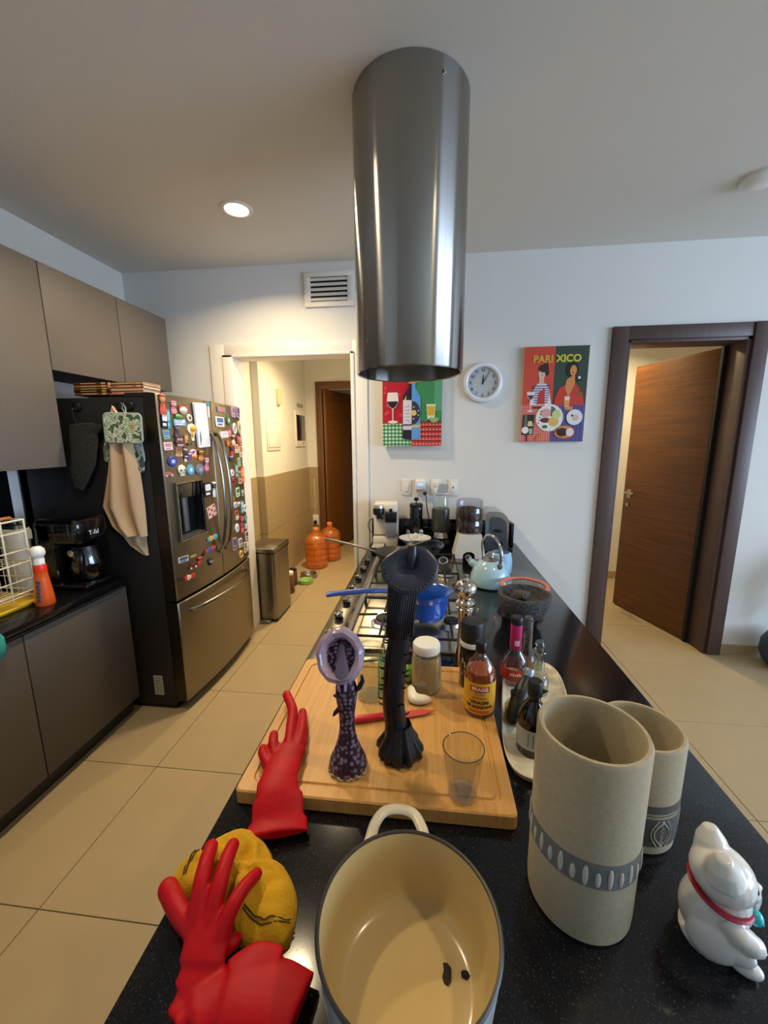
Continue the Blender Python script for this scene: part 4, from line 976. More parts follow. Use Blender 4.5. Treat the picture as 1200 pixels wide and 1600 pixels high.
for x, y, r in ((-.175, 1.55, .042), (.105, 1.55, .038), (-.03, 1.93, .055), (-.18, 2.28, .038), (.11, 2.20, .040)):
    b = MB().lathe([(0, .012), (r*1.35, .012), (r*1.4, .016), (r*1.1, .022), (r, .034), (0, .034)], c=(x, y, 0), seg=32).build('burner', P('burner_alloy', 'c9c6c0', .3, 1), ct)
    MB().lathe([(0, .043), (r*.75, .043), (r*.85, .040), (r*.85, .034), (0, .034)], c=(x, y, 0), seg=28).build('burner_cap', mIron, b)
for y0, y1 in ((1.37, 1.735), (1.745, 2.11), (2.12, 2.485)):
    g = MB(); z = .046
    g.tube([(-.285, y0, z), (.175, y0, z), (.175, y1, z), (-.285, y1, z)], .0055, seg=6, closed=True)
    ym = (y0+y1)/2
    g.tube([(-.055, y0, z), (-.055, y1, z)], .0055, seg=6)
    for xc in (-.175, .10):
        for dx, dy in ((1, 0), (-1, 0), (0, 1), (0, -1)):
            ex = xc+dx*.115 if dx else xc; ey = ym+dy*(y1-y0)/2 if dy else ym
            g.tube([(ex, ey, z), (xc+dx*.03, ym+dy*.03, z+.004)], .005, seg=6)
    for x in (-.285, .175, -.055):
        for y in (y0, y1): g.tube([(x, y, .012), (x, y, z)], .007, seg=6)
    g.build('grate', mIron, ct)

# blue saucepan
mBlue = P('blue_enamel', '1f56b4', .18, coat=.4, noise=(4, .35), col2='17459a')
t = T('saucepan', 'blue enamel saucepan with side handle on the cooktop', 'saucepan', (-.002, 1.545, ZC+.052))
def spout(a, u): return .16*max(0, cos(a-.1))**14*(1 if .25 < u < .75 else 0)
MB().lathe([(0, 0), (.066, 0), (.073, .006), (.077, .03), (.079, .082), (.081, .086), (.098, .112), (.099, .116), (.093, .112), (.077, .085), (.07, .01), (0, .008)], seg=48, wob=spout).build('pan', mBlue, t)
MB().tube(crom([(-.088, -.005, .100), (-.15, -.03, .118), (-.24, -.055, .126), (-.36, -.085, .122), (-.395, -.095, .118)]), [(.013, .009)]*10+[(.017, .010)]*14+[(.009, .006)], seg=10, up=(0, 0, 1)).build('handle', P('blue_handle', '25408f', .3), t)
# frying pan behind
t = T('frying_pan', 'dark frying pan with a slim grey handle on the rear burner', 'frying pan', (-.205, 2.36, ZC+.052))
MB().lathe([(0, 0), (.085, 0), (.095, .006), (.118, .045), (.121, .046), (.112, .042), (.09, .008), (0, .006)], seg=44).build('pan', P('dark_pan', '3f3a30', .4), t)
MB().tube(crom([(-.11, .01, .035), (-.20, .035, .052), (-.34, .075, .072), (-.47, .115, .085)]), .0085, seg=8).build('handle', P('grey_handle', '8d8a86', .3, .8), t)

# ---------------------------------------------------------------- far end of the island
t = T('coffee_machine', 'white capsule coffee machine at the far left end of the island', 'coffee machine', (-.305, 2.86, ZC))
mCM = P('cream_shell', 'ddd5c4', .35)
MB().box(-.092, .092, -.03, .10, 0, .325, bev=.022, seg=3).box(-.092, .092, -.06, .0, 0, .075, bev=.006).build('body', mCM, t)
MB().lathe([(0, .255), (.022, .255), (.040, .268), (.043, .30), (.036, .318), (.0, .322)], c=(-.048, -.055, -.02), seg=26).tube([(-.048, -.055, .245), (-.048, -.06, .212)], [.017, .009]).tube([(-.048, -.05, .24), (-.02, -.055, .208)], .008).build('brew_head', mBlack, t)
MB().lathe([(.03, .302), (.038, .312), (.034, .332), (.026, .336), (0, .334)], c=(-.048, -.055, -.02), seg=24).build('head_ring', mChrome, t)
MB().box(.002, .084, -.085, .0, .19, .262, bev=.005).box(.03, .05, -.06, -.03, .26, .285, bev=.004).build('milk_lid', mBlack, t)
MB().box(.004, .082, -.08, -.03, .078, .19, bev=.004).build('milk_tank', clear('tank_plastic', (200, 198, 205), .10, body=.35, bodycol=(190, 186, 196)), t)
MB().box(-.088, .0, -.20, -.06, 0, .03, bev=.004).build('cup_stand', mBlack, t)
g = MB()
for i in range(8): g.box(-.084+.0105*i, -.078+.0105*i, -.195, -.085, .030, .033)
for j in range(3): g.box(-.084, -.006, -.19+.04*j, -.186+.04*j, .030, .033)
g.build('drip_grid', mCM, t)
MB().box(-.088, .088, -.034, -.029, .08, .09).build('front_line', P('grey_line', '77736d', .5), t)

t = T('milk_frother', 'tall glossy black canister with a small knob beside the coffee machine', 'frother', (-.082, 2.90, ZC))
MB().lathe([(0, 0), (.046, 0), (.048, .004), (.048, .29), (.044, .300), (0, .304)], seg=36).build('body', mBlackG, t)
MB().lathe([(.049, .288), (.050, .292), (.050, .306), (.046, .312), (0, .312)], seg=32).lathe([(.004, .312), (.004, .33), (.018, .335), (.018, .352), (.01, .358), (0, .358)], seg=20).build('lid', mBlack, t)

t = T('serving_bowl', 'white footed dish holding spoons in front of the black canister', 'bowl', (-.085, 2.735, ZC))
MB().lathe([(0, 0), (.045, 0), (.045, .006), (.022, .02), (.03, .04), (.085, .062), (.112, .092), (.115, .094), (.108, .092), (.07, .066), (0, .06)], seg=44).build('dish', P('white_glaze', 'd6d9de', .2), t)
def spoon(x, y, z, a, label):
    t = T('spoon', label, 'spoon', (x, y, z), a)
    MB().ell((0, 0, .026), (.016, .006, .025), 16, 10).build('bowl', mChrome, t)
    MB().tube([(0, 0, .004), (.002, .03, -.03), (.003, .04, -.05)], .0035, seg=6).build('handle', mChrome, t)
spoon(-.042, 2.73, ZC+.105, .2, 'steel spoon standing upright in the white footed dish')
spoon(-.135, 2.745, ZC+.098, -.6, 'steel spoon leaning at the left of the white footed dish')
t = T('egg', 'white egg-shaped shaker resting in the white footed dish', 'shaker', (-.08, 2.71, ZC+.088))
MB().lathe([(0, -.0), (.016, .004), (.021, .018), (.018, .034), (.008, .044), (0, .046)], seg=24).build('body', P('egg_white', 'd8cfc0', .35), t)
MB().lathe([(.0085, .0435), (.009, .045), (.005, .049), (0, .049)], seg=16).build('cap', mChrome, t)

t = T('blender', 'grey personal blender with clear cup and chrome handle against the wall', 'blender', (.098, 2.88, ZC))
MB().box(-.072, .072, -.075, .075, 0, .055, bev=.014, seg=3).build('base', mBlack, t)
MB().lathe([(.072, .054), (.076, .07), (.062, .11), (.060, .112), (0, .112)], seg=8).build('steel_skirt', mChrome, t, smooth=10)
MB().lathe([(.060, .11), (.064, .118), (.066, .270), (.062, .282), (0, .283)], seg=40).build('housing', P('blender_grey', '55564f', .35, .6), t)
MB().box(.005, .035, -.0675, -.06, .215, .222).build('badge', mChrome, t)
MB().lathe([(.056, .282), (.056, .37), (.048, .385)], seg=32).build('cup', mGlass, t)
MB().box(-.05, .055, -.05, .04, .382, .398, bev=.006).prism([(-.03, 0), (.045, 0), (.052, .06), (-.012, .066)], -.045, -.030, M=front(0, 0, .396)).prism([(-.03, 0), (.045, 0), (.052, .06), (-.012, .066)], .02, .035, M=front(0, 0, .396)).tube([(-.045, -.04, .392), (-.052, -.042, .34), (-.05, -.04, .29)], [(.010, .006), (.012, .007), (.008, .005)], seg=8).build('lever_handle', P('lever_alloy', 'd0d4d8', .25, .7), t)

t = T('pet_feeder', 'clear ribbed feeder drum of brown kibble on a white base', 'pet feeder', (.282, 2.655, ZC))
MB().prism([(-.105, 0), (-.045, 0), (-.042, .030), (-.02, .046), (.01, .046), (.032, .030), (.036, 0), (.105, 0), (.075, .16), (-.07, .16)], -.08, .10, M=front(0, 0, 0)).build('base', P('feeder_white', 'd9d3c4', .4), t)
MB().box(-.06, .05, -.03, .08, .002, .05).build('outlet', mBlackGap, t)
MB().lathe([(.07, .160), (.088, .168), (.090, .175), (.090, .235), (.086, .243), (.086, .250), (.090, .258), (.090, .320), (.086, .328), (.086, .335), (.090, .343), (.088, .375), (.08, .383), (0, .385)], seg=44).build('drum', mClearP, t)
MB().lathe([(0, .168), (.080, .17), (.083, .18), (.083, .318), (.05, .330), (0, .333)], seg=36).build('kibble', P('kibble', '4a2a1c', .9, noise=(60, .12), col2='2a160e', bump=.8), t)
t['label'] = 'clear ribbed feeder drum of brown kibble on a white base'
t = T('toaster', 'chrome toaster with rounded end beside the black upstand', 'toaster', (.485, 2.84, ZC))
pr = [(-.085, .012)]+[(-.085+.03*(1-cos(a)), .26+.03*sin(a)) for a in [pi/2*k/5 for k in range(6)]]+[(-.01+.085*sin(a), .20+.09*cos(a)) for a in [pi/2*k/8 for k in range(9)]]+[(.075, .012)]
MB().prism(pr, -.10, .12, M=front(0, 0, 0)).build('shell', P('toaster_steel', 'b8b6b4', .2, 1), t, smooth=35)
q = [(x*.74+.004, y*.80+.02) for x, y in pr]
MB().prism(q, .12, .126, M=front(0, 0, 0)).build('end_panel', P('toaster_panel', '62666a', .3, .7), t)
MB().box(-.02, .025, -.145, -.12, .15, .168, bev=.004).build('lever', mBlack, t)
MB().lathe([(0, .145), (.017, .145), (.019, .12)], c=(.015, .07, 0), seg=20, M=front(0, 0, 0)).build('dial', mBlack, t)
MB().box(-.08, .07, -.12, .10, 0, .014, bev=.004).build('base', mBlack, t)
MB().tube([(-.050, -.121, .03), (-.050, -.121, .24)], .005, seg=8).build('seam', mChrome, t)

# kettle and neighbours
mKet = P('pale_blue_enamel', 'a2c6d8', .15, coat=.5)
t = T('kettle', 'pale blue enamel kettle with chrome handle', 'kettle', (.345, 2.10, ZC), radians(8))
MB().lathe([(0, 0), (.098, 0), (.106, .006), (.108, .02), (.103, .055), (.088, .095), (.066, .125), (.048, .138), (.046, .140)], seg=48).build('body', mKet, t)
MB().lathe([(.049, .137), (.050, .142), (.036, .150), (.016, .154), (.014, .160), (.020, .168), (.018, .178), (0, .181)], seg=32).build('lid', mSteel, t)
MB().tube(crom([(-.07, .035, .095), (-.098, .05, .115), (-.112, .058, .14)]), [.022]*6+[.016]*6+[.013], seg=14).build('spout', mKet, t)
MB().lathe([(.0135, 0), (.0165, .004), (.015, .016), (0, .018)], c=(0, 0, 0), seg=16, M=Matrix.Translation((-.108, .056, .132)) @ Matrix.Rotation(radians(-38), 4, 'Y')).build('spout_cap', P('brass_dark', '6a5c48', .3, 1), t)
hd = []
for s_ in (1,):
    hd = crom([(.062, -.030, .118), (.070, -.030, .16), (.060, -.022, .215), (.02, -.004, .262), (-.035, .016, .262), (-.066, .030, .225), (-.070, .034, .19), (-.060, .032, .13)], 6)
RK = Matrix.Rotation(radians(-42), 4, 'Z')
MB().tube([RK @ p for p in hd], (.0085, .0055), seg=10, up=RK @ Vector((0, 1, 0))).build('handle', mChrome, t)
MB().lathe([(0, 0), (.014, 0), (.014, .008), (0, .010)], seg=16, M=RK @ Matrix.Translation((.068, -.034, .118)) @ Matrix.Rotation(radians(75), 4, 'X')).build('hinge_knob', P('copper_knob', 'a88a6a', .25, 1), t)
t = T('mug', 'pale blue enamel pot partly hidden behind the kettle', 'pot', (.435, 2.30, ZC), radians(140))
MB().lathe([(0, 0), (.058, 0), (.064, .01), (.066, .07), (.058, .12), (.05, .125), (.056, .117), (.06, .07), (.058, .01), (0, .01)], seg=36).build('body', P('sky_enamel', '9cc4de', .2, coat=.4), t)
MB().tube(crom([(.062, 0, .10), (.095, 0, .09), (.095, 0, .045), (.064, 0, .03)]), .006, seg=8).build('handle', P('sky_enamel', '9cc4de', .2, coat=.4), t)

t = T('strainer', 'mesh strainer bowl with a salmon pink rim behind the stone mortar', 'strainer', (.484, 1.922, ZC))
MB().tube([Vector((.108*cos(a), .108*sin(a), .062)) for a in [2*pi*k/40 for k in range(40)]], (.010, .008), seg=10, closed=True, up=(0, 0, 1)).build('rim', P('salmon_rim', 'c8705c', .4), t)
g = MB()
for k in range(40):
    a = 2*pi*k/40; g.tube([(.103*cos(a+d*.5*(1-u)), .103*sin(a+d*.5*(1-u)), .006+.056*u**1.6) if False else (.103*(.35+.65*u)*cos(a+.5*(1-u)), .103*(.35+.65*u)*sin(a+.5*(1-u)), .004+.058*u*u) for u in (0, .33, .66, 1)], .0011, seg=4, cap=False)
    g.tube([(.103*(.35+.65*u)*cos(a-.5*(1-u)), .103*(.35+.65*u)*sin(a-.5*(1-u)), .004+.058*u*u) for u in (0, .33, .66, 1)], .0011, seg=4, cap=False)
g.lathe([(0, .004), (.037, .004)], seg=24); gm = g.build('mesh', P('mesh_grey', 'a9a79c', .35, .8), t); gm['kind'] = 'stuff'
t = T('molcajete', 'rough black stone mortar on three legs', 'mortar', (.420, 1.66, ZC))
mSt = P('basalt', '5e5c5c', .95, noise=(130, .14), col2='2a2828', bump=1.0)
def lump(a, u): return .012*sin(7*a+3*u)+.008*sin(13*a)
mo = MB().lathe([(0, .022), (.062, .022), (.086, .036), (.104, .075), (.110, .115), (.110, .124), (.107, .128), (.096, .127), (.086, .085), (.055, .060), (0, .055)], seg=56, wob=lump)
for k in range(3):
    a = 2*pi*k/3+.6; mo.tube([(.070*cos(a), .070*sin(a), 0), (.062*cos(a), .062*sin(a), .04)], [.020, .027], seg=12)
mo.build('mortar', mSt, t)
t = T('tejolote', 'black stone pestle lying in the mortar', 'pestle', (.405, 1.665, ZC+.108))
ps = MB().lathe([(0, -.045), (.022, -.042), (.030, -.02), (.026, .02), (.020, .045), (.0, .052)], seg=24, wob=lump, M=Matrix.Rotation(radians(62), 4, 'X') @ Matrix.Rotation(radians(20), 4, 'Y'))
ps.build('grip', mSt, t); ps2 = MB().ell((0, 0.043, -.021), (.024, .018, .022), 18, 10).build('grinding_end', mSt, t)

# pepper mill
t = T('pepper_mill', 'tall silver pepper mill behind the dark bottle', 'pepper mill', (.130, 1.255, ZC)); t.scale = (.95, .95, .90)
mSil = P('polished_silver', 'd0c9bc', .12, 1)
MB().lathe([(0, 0), (.036, 0), (.038, .006), (.036, .03), (.030, .09), (.024, .15), (.0225, .19), (.028, .232), (.030, .245), (.030, .252), (.026, .256)], seg=40).build('body', mSil, t)
MB().lathe([(.026, .256), (.032, .262), (.033, .272), (.027, .280), (.022, .284), (.022, .290), (.030, .298), (.038, .316), (.038, .332), (.030, .350), (.012, .360), (0, .361)], seg=40).build('head', mSil, t)
MB().lathe([(.006, .358), (.005, .366), (.008, .370), (.008, .377), (0, .380)], seg=16).build('finial', mSil, t)

# ---------------------------------------------------------------- cutting board and the things on it
t = T('cutting_board', 'large bamboo cutting board with a juice groove on the island', 'cutting board', (-.109, .95, ZC))
w, d, th = .298, .262, .035
def loop(ix, z, r): return [(x, y, z) for x, y in rrect(-w+ix, w-ix, -d+ix, d-ix, r, 4)]
L_ = [loop(.003, 0, .012), loop(0, .003, .012), loop(0, th-.003, .012), loop(.003, th, .012), loop(.026, th, .02), loop(.029, th-.004, .019), loop(.035, th-.004, .016), loop(.038, th, .014)]
vs = [p for l in L_ for p in l]; n = len(L_[0]); fs = []
for k in range(len(L_)-1): fs += [(k*n+i, k*n+(i+1) % n, (k+1)*n+(i+1) % n, (k+1)*n+i) for i in range(n)]
fs += [tuple(range(n-1, -1, -1)), tuple(range((len(L_)-1)*n, len(L_)*n))]
mBam = P('bamboo', 'cf9f58', .42, noise=(3, .22), scale=(34, 1.6, 4), col2='b98342')
MB().add(vs, fs).build('board', mBam, t, smooth=30)

# tall glass with green print
t = T('drinking_glass', 'tall glass with a green printed motif behind the purple flower', 'glass', (-.158, 1.035, ZB))
MB().lathe([(0, .004), (.036, .004), (.038, .0), (.040, .004), (.043, .155), (.0415, .155), (.038, .012), (0, .010)], seg=40).build('glass', mGlass, t)
g = MB()
for k, a in enumerate((-50, -38, -26, -14, -2)):
    a = radians(a); g.tube([(.0425*cos(a), .0425*sin(a), .02+.01*(k % 2)), (.0432*cos(a+.05), .0432*sin(a+.05), .08), (.0438*cos(a), .0438*sin(a), .135+.012*(k % 3))], (.003, .0006), seg=6, up=(cos(a), sin(a), 0))
g.build('print', P('green_print', '4f8a4a', .5), t)
t = T('spatula', 'flat steel spatula lying on the cooktop edge behind the tall glass', 'spatula', (-.165, 1.30, ZC+.001), radians(12))
MB().box(-.10, .075, -.018, .018, 0, .0025, bev=.001).build('blade', mSteel, t); MB().box(-.19, -.10, -.008, .008, 0, .007, bev=.003).build('handle', mSteel, t)
t = T('lime', 'green lime between the black flower and the jar', 'lime', (-.052, 1.12, ZB))
MB().lathe([(0, 0), (.014, .003), (.024, .016), (.026, .028), (.020, .043), (.008, .051), (.004, .055), (0, .056)], seg=24).build('fruit', P('lime_green', '7fb52a', .35, noise=(60, .3), col2='6ea31f'), t)
MB().ell((0, 0, .0555), (.004, .004, .0025), 10, 6).build('stem_scar', P('stem_brown', '6a5a30', .8), t)
t = T('onion_piece', 'white curved onion piece lying in front of the jar', 'onion', (-.022, 1.032, ZB))
out_ = crom([(-.030, .030, 0), (-.022, .038, 0), (-.014, .030, 0), (-.004, .008, 0), (.012, -.004, 0), (.036, -.006, 0), (.040, -.014, 0), (.026, -.028, 0), (.002, -.034, 0), (-.018, -.026, 0), (-.028, -.004, 0), (-.030, .030, 0)], 4)[:-1]
vs = []; n = len(out_); fs = []
for sc, z in ((.90, 0), (1, .004), (1, .011), (.88, .017), (.55, .020)): vs += [((p.x-.0)*sc, (p.y+.004)*sc-.004, z+.006*(p.y/.04)**2) for p in out_]
for k in range(4): fs += [(k*n+i, k*n+(i+1) % n, (k+1)*n+(i+1) % n, (k+1)*n+i) for i in range(n)]
fs += [tuple(range(n-1, -1, -1)), tuple(range(4*n, 5*n))]
MB().add(vs, fs).build('onion', P('onion_white', 'e6dfcc', .4, sss=.2), t, smooth=60)
t = T('knife', 'red kitchen knife lying across the board behind the flowers', 'knife', (-.09, .945, ZB), radians(17))
mRed = P('red_handle', 'b8182c', .35)
MB().tube([(-.105, 0, .009), (-.09, 0, .010), (-.04, 0, .010), (.005, 0, .009), (.012, 0, .008)], [(.006, .006), (.011, .009), (.010, .008), (.012, .009), (.010, .007)], seg=12, up=(0, 0, 1)).build('handle', mRed, t)
MB().prism([(.010, -.014), (.012, .010), (.08, .008), (.125, -.002), (.09, -.012)], 0, .0022, M=Matrix.Translation((0, 0, .006)) @ Matrix.Rotation(radians(6), 4, 'X')).build('blade', P('red_blade', 'c0504a', .3), t)

# lidded jar
t = T('jar', 'glass jar of pale flour with a white lid', 'jar', (.003, 1.088, ZB))
MB().lathe([(0, 0), (.040, 0), (.044, .005), (.045, .012), (.045, .10), (.042, .118), (.037, .127), (.037, .135)], seg=40).build('glass', mGlass, t)
MB().lathe([(0, .003), (.039, .003), (.0428, .010), (.0428, .098), (.040, .112), (.02, .112), (0, .109)], seg=36).build('flour', P('flour', 'b9a57c', .95, noise=(50, .25), col2='a8946c', bump=.4), t)
MB().lathe([(.0395, .124), (.0405, .126), (.0405, .146), (.038, .150), (0, .151)], seg=40).build('lid', P('white_lid', 'e2dfd4', .4), t)

# vinegar bottle
t = T('vinegar_bottle', 'apple vinegar bottle with yellow label and black cap', 'bottle', (.150, 1.005, ZB), radians(-7))
MB().lathe([(0, .004), (.036, .004), (.040, 0), (.0415, .006), (.0415, .112), (.040, .125), (.031, .148), (.018, .164), (.0135, .172), (.0135, .182)], seg=44).build('bottle', clear('vinegar_glass', (240, 226, 205), .06), t)
MB().lathe([(0, .006), (.035, .006), (.0395, .009), (.0395, .112), (.037, .126), (.0, .126)], seg=40).build('vinegar', clear('vinegar_liquid', (222, 140, 76), .02, body=.5, bodycol=(196, 108, 50)), t)
MB().lathe([(.0145, .176), (.0155, .178), (.0155, .203), (.013, .206), (0, .206)], seg=28).build('cap', mBlack, t)
mYel = P('label_yellow2', 'd9a52a', .5)
lb = MB().lathe([(.0419, .014), (.0422, .014), (.0422, .104), (.0419, .104)], seg=44); lb.build('label', mYel, t)
F0 = lambda z: front(0, -.0422, z)
q = MB(); rb = [( -.026, -.006), (.026, -.006), (.030, .006), (.026, .007), (-.026, .007), (-.030, .006)]
def wrap(poly, r, d, z, n=10):
    """thin patch wrapped round a cylinder: rectangle (x0,x1,y0,y1)"""
    x0, x1, y0, y1 = poly; vs = []; fs = []
    for k in range(n+1):
        x = x0+(x1-x0)*k/n; a = x/r-pi/2
        vs += [((r+d)*cos(a), (r+d)*sin(a), z+y0), ((r+d)*cos(a), (r+d)*sin(a), z+y1)]
    for k in range(n): fs.append((2*k, 2*k+2, 2*k+3, 2*k+1))
    return vs, fs
q.add(*wrap((-.027, .027, -.008, .008), .0422, .0004, .088)).build('red_ribbon', P('label_red', 'b02420', .5), t)
q = MB().text('BRAGG', .0135, .0002, F0(.088), bend=.0422, z=.0008, bold=.0004); q.build('brand_lettering', P('label_cream', 'f0e0b8', .5), t)
q = MB().add(*wrap((-.013, .013, -.004, .005), .0422, .0004, .074)).build('emblem', P('label_grey', '9a8a80', .5), t)
q = MB()
for k in range(8): q.add(*wrap((-.020+.005*k, -.0165+.005*k, -.0025, .003), .0422, .0004, .062, 2))
q.build('orange_line', P('label_orange', 'c05a20', .5), t)
q = MB().text('VINAGRE', .0125, .0002, F0(.049), bend=.0422, z=.0006, bold=.0004).text('DE MANZANA', .0112, .0002, F0(.036), bend=.0422, z=.0006, bold=.0004)
q.build('black_lettering', P('label_black', '1c1a16', .5), t)
q = MB().add(*wrap((-.028, .028, -.004, .004), .0422, .0004, .022)).build('lower_band', P('label_orange', 'c05a20', .5), t)

# dark bottle with white neck band
t = T('sauce_bottle', 'dark bottle with black cap and white neck band behind the vinegar', 'bottle', (.140, 1.125, ZB))
MB().lathe([(0, 0), (.033, 0), (.036, .004), (.036, .125), (.034, .133)], seg=40).build('bottle', P('dark_glass', '15100e', .12), t)
MB().lathe([(.0345, .130), (.0352, .134), (.0352, .146), (.034, .148)], seg=36).build('neck_band', P('band_white', 'd8d4ca', .4), t)
MB().lathe([(.0345, .147), (.0355, .150), (.0355, .200), (.033, .207), (0, .209)], seg=36).build('cap', P('soft_black_cap', '171719', .45), t)
q = MB()
for k in range(9):
    x = -.034+.007*k; q.add(*wrap((x, x+.004, -.004-.004*(k % 3), .012), .036, .0004, .085-.010*(k % 4), 3))
    q.add(*wrap((x, x+.003, -.003, .006), .036, .0004, .045+.012*(k % 3), 3))
q.build('label_lettering', P('label_bone', 'b8a888', .5), t)

# tumbler in front
t = T('tumbler', 'empty clear tumbler near the front right of the board', 'glass', (.081, .728, ZB))
MB().lathe([(.0300, .012), (.0425, .115)], seg=64).build('wall', clear('tumbler_glass', (238, 240, 238), .05), t)
MB().tube([Vector((.0421*cos(a), .0421*sin(a), .1155)) for a in [2*pi*k/48 for k in range(48)]], .0011, seg=6, closed=True).build('rim', clear('rim_glass', (150, 152, 150), .12), t)
MB().lathe([(0, .0006), (.025, .0006), (.0295, .002), (.0308, .008), (.0302, .0125), (.026, .0135), (0, .011)], seg=56).build('base', clear('base_glass', (240, 240, 236), .14, .05), t)

# ---------------------------------------------------------------- flower sculptures
def facing(c, n, up=(0, 0, 1)):
    n = Vector(n).normalized(); x = Vector(up).cross(n).normalized(); y = n.cross(x)
    return Matrix(((x.x, y.x, n.x, c[0]), (x.y, y.y, n.y, c[1]), (x.z, y.z, n.z, c[2]), (0, 0, 0, 1)))
mBlkC = P('black_ceramic', '0d0d11', .38, noise=(30, .3), col2='15151b', bump=.15)
mBlkS = P('black_ceramic_sheen', '23262f', .32)
t = T('flower_sculpture', 'tall black ceramic pitcher-flower sculpture on the board', 'sculpture', (0, 0, 0))
st = MB()
path = crom([(-.058, .828, .861), (-.060, .828, .89), (-.068, .83, .94), (-.074, .832, 1.0), (-.070, .835, 1.08), (-.060, .84, 1.15), (-.058, .845, 1.22), (-.054, .85, 1.29), (-.044, .85, 1.35)], 8)
rad = []
for p in path:
    z = p.z
    r = .026 if .95 < z < 1.15 else (.026+.022*max(0, (.95-z)/.09)**1.5 if z <= .95 else .026+.006*min(1, (z-1.15)/.06))
    rad.append(r)
st.tube(path, rad, seg=24, up=(1, 0, 0)).build('stem', mBlkC, t, smooth=60)
# ruffled foot
fo = MB()
def ruf(a, u): return (.10*sin(11*a)+.05*sin(17*a+1))*(1 if u < .75 else .3)
fo.lathe([(0, 0), (.044, 0), (.052, .008), (.050, .022), (.040, .040), (.031, .062), (.026, .08)], c=(-.058, .828, .8605), seg=88, wob=ruf).build('foot', mBlkC, t, smooth=60)
# spines and ribs up the stem
spm = [MB().tube([(0, 0, 0), (.008, 0, .001), (.013, 0, .005)], [.0028, .002, .0006], seg=5).mesh('spine', mBlkC)]
for k in range(40):
    p = path[random.randint(18, 60)]; a = random.uniform(-1.0, .25) if k % 2 else pi-random.uniform(-1.0, .25)
    o = bpy.data.objects.new('spine', spm[0]); C.objects.link(o); o.parent = t
    o.location = p+Vector((.024*cos(a), .024*sin(a)*(1 if sin(a) < 0 else .3), 0)); o.rotation_euler = (0, 0, a)
for k in range(12):
    x = -.088+.055*k/11; MB().tube(crom([(x, .835-.024*sin(pi*k/11), 1.16), (x+.004, .826-.026*sin(pi*k/11), 1.21), (x+.012, .83-.022*sin(pi*k/11), 1.27)]), .0035, seg=6).build('rib', mBlkC, t)
# front lip disc
ld = MB()
M = facing((-.036, .79, 1.343), (-.02, -.90, .44))
prof = [(0, -.012), (.012, -.010), (.030, .001), (.050, .006), (.062, .004), (.064, .002), (.062, .0), (.050, .0015), (.030, -.004), (.012, -.015), (0, -.017)]
ld.lathe(prof, seg=72, M=M, wob=lambda a, u: .012*sin(9*a)-.05-(.42*sin(a)*(.75-.25*cos(a)) if sin(a) > 0 else 0)).build('lip', P('lip_sheen', '363b49', .33, noise=(25, .3), col2='2a2e3a', bump=.2), t, smooth=60)
bd = MB()
for k in range(19):
    a = radians(190+160*k/18); bd.ell((.053*cos(a), .053*sin(a), .0058), (.0035, .0035, .0018), 8, 5, M=M)
bd.build('lip_beads', mBlkS, t)
MB().tube([M @ Vector(p) for p in ((.006, .038, .010), (.006, .020, .009), (.004, .004, .003), (.002, -.008, -.004))], [.009, .010, .007, .003], seg=12).build('tongue', mBlkS, t)
# dark folded petals standing up behind the lip
br = MB().ell((.000, .842, 1.366), (.030, .026, .017)).ell((.018, .838, 1.374), (.020, .022, .010)).ell((-.022, .850, 1.366), (.026, .024, .014)).ell((-.050, .852, 1.350), (.020, .018, .010))
br.tube(crom([(-.06, .84, 1.352), (-.035, .835, 1.366), (-.008, .828, 1.380), (.016, .826, 1.386), (.036, .83, 1.376)]), [(.004, .006)]*24+[(.003, .004)], seg=10)
blob(br, 'crown', P('crown_black', '14141a', .45), t, voxel=.0022, smooth=4)
MB().tube([(-.03, .85, 1.33), (-.035, .85, 1.365)], [.02, .028], seg=20).build('throat', mBlkC, t)
MB().tube([Vector((.034+.009*cos(a), .80, 1.352+.007*sin(a))) for a in [2*pi*k/16 for k in range(16)]], .0018, seg=6, closed=True).build('wire_ring', mChrome, t)

mPur = dots('purple_dotted', '2a1826', '7d6c84', 92, .46, .45)
t = T('flower_sculpture', 'purple white-dotted pitcher-flower sculpture with a lilac glass mouth', 'sculpture', (0, 0, 0))
c0 = Vector((-.174, .776, ZB+.0005))
MB().lathe([(0, 0), (.038, .0), (.044, .006), (.041, .022), (.033, .040), (.024, .065), (.0185, .09), (.017, .115), (.018, .14), (.022, .165), (.0245, .185), (.023, .205), (.018, .222), (.017, .24)], c=c0, seg=72, wob=lambda a, u: .02*sin(13*a)*max(0, 1-4*u)).build('stem', mPur, t, smooth=60)
MB().tube([c0+Vector((.042*(1+.05*sin(13*a))*cos(a), .042*(1+.05*sin(13*a))*sin(a), .004+.003*sin(19*a))) for a in [2*pi*k/78 for k in range(78)]], .0032, seg=6, closed=True).build('foot_rim', P('scalloped_cream', 'b9a58a', .6), t)
nb = MB().tube([c0+Vector(p) for p in ((.018, -.002, .195), (.030, -.004, .205), (.038, -.004, .222), (.036, -.004, .236))], [.006, .006, .005, .003], seg=8)
nb.tube([c0+Vector(p) for p in ((-.016, -.004, .15), (-.025, -.006, .14), (-.030, -.006, .132))], [.006, .005, .002], seg=8).tube([c0+Vector(p) for p in ((-.02, -.004, .18), (-.028, -.006, .183))], [.005, .002], seg=8).build('thorns', mBlkC, t)
M = facing((-.184, .765, ZB+.283), (.03, -.92, .40)) @ Matrix.Rotation(radians(6), 4, 'Z')
mLil = P('lilac_glass', 'd0bed0', .15, trans=.45, ior=1.25, coat=.5, noise=(22, .3), col2='a68fae')
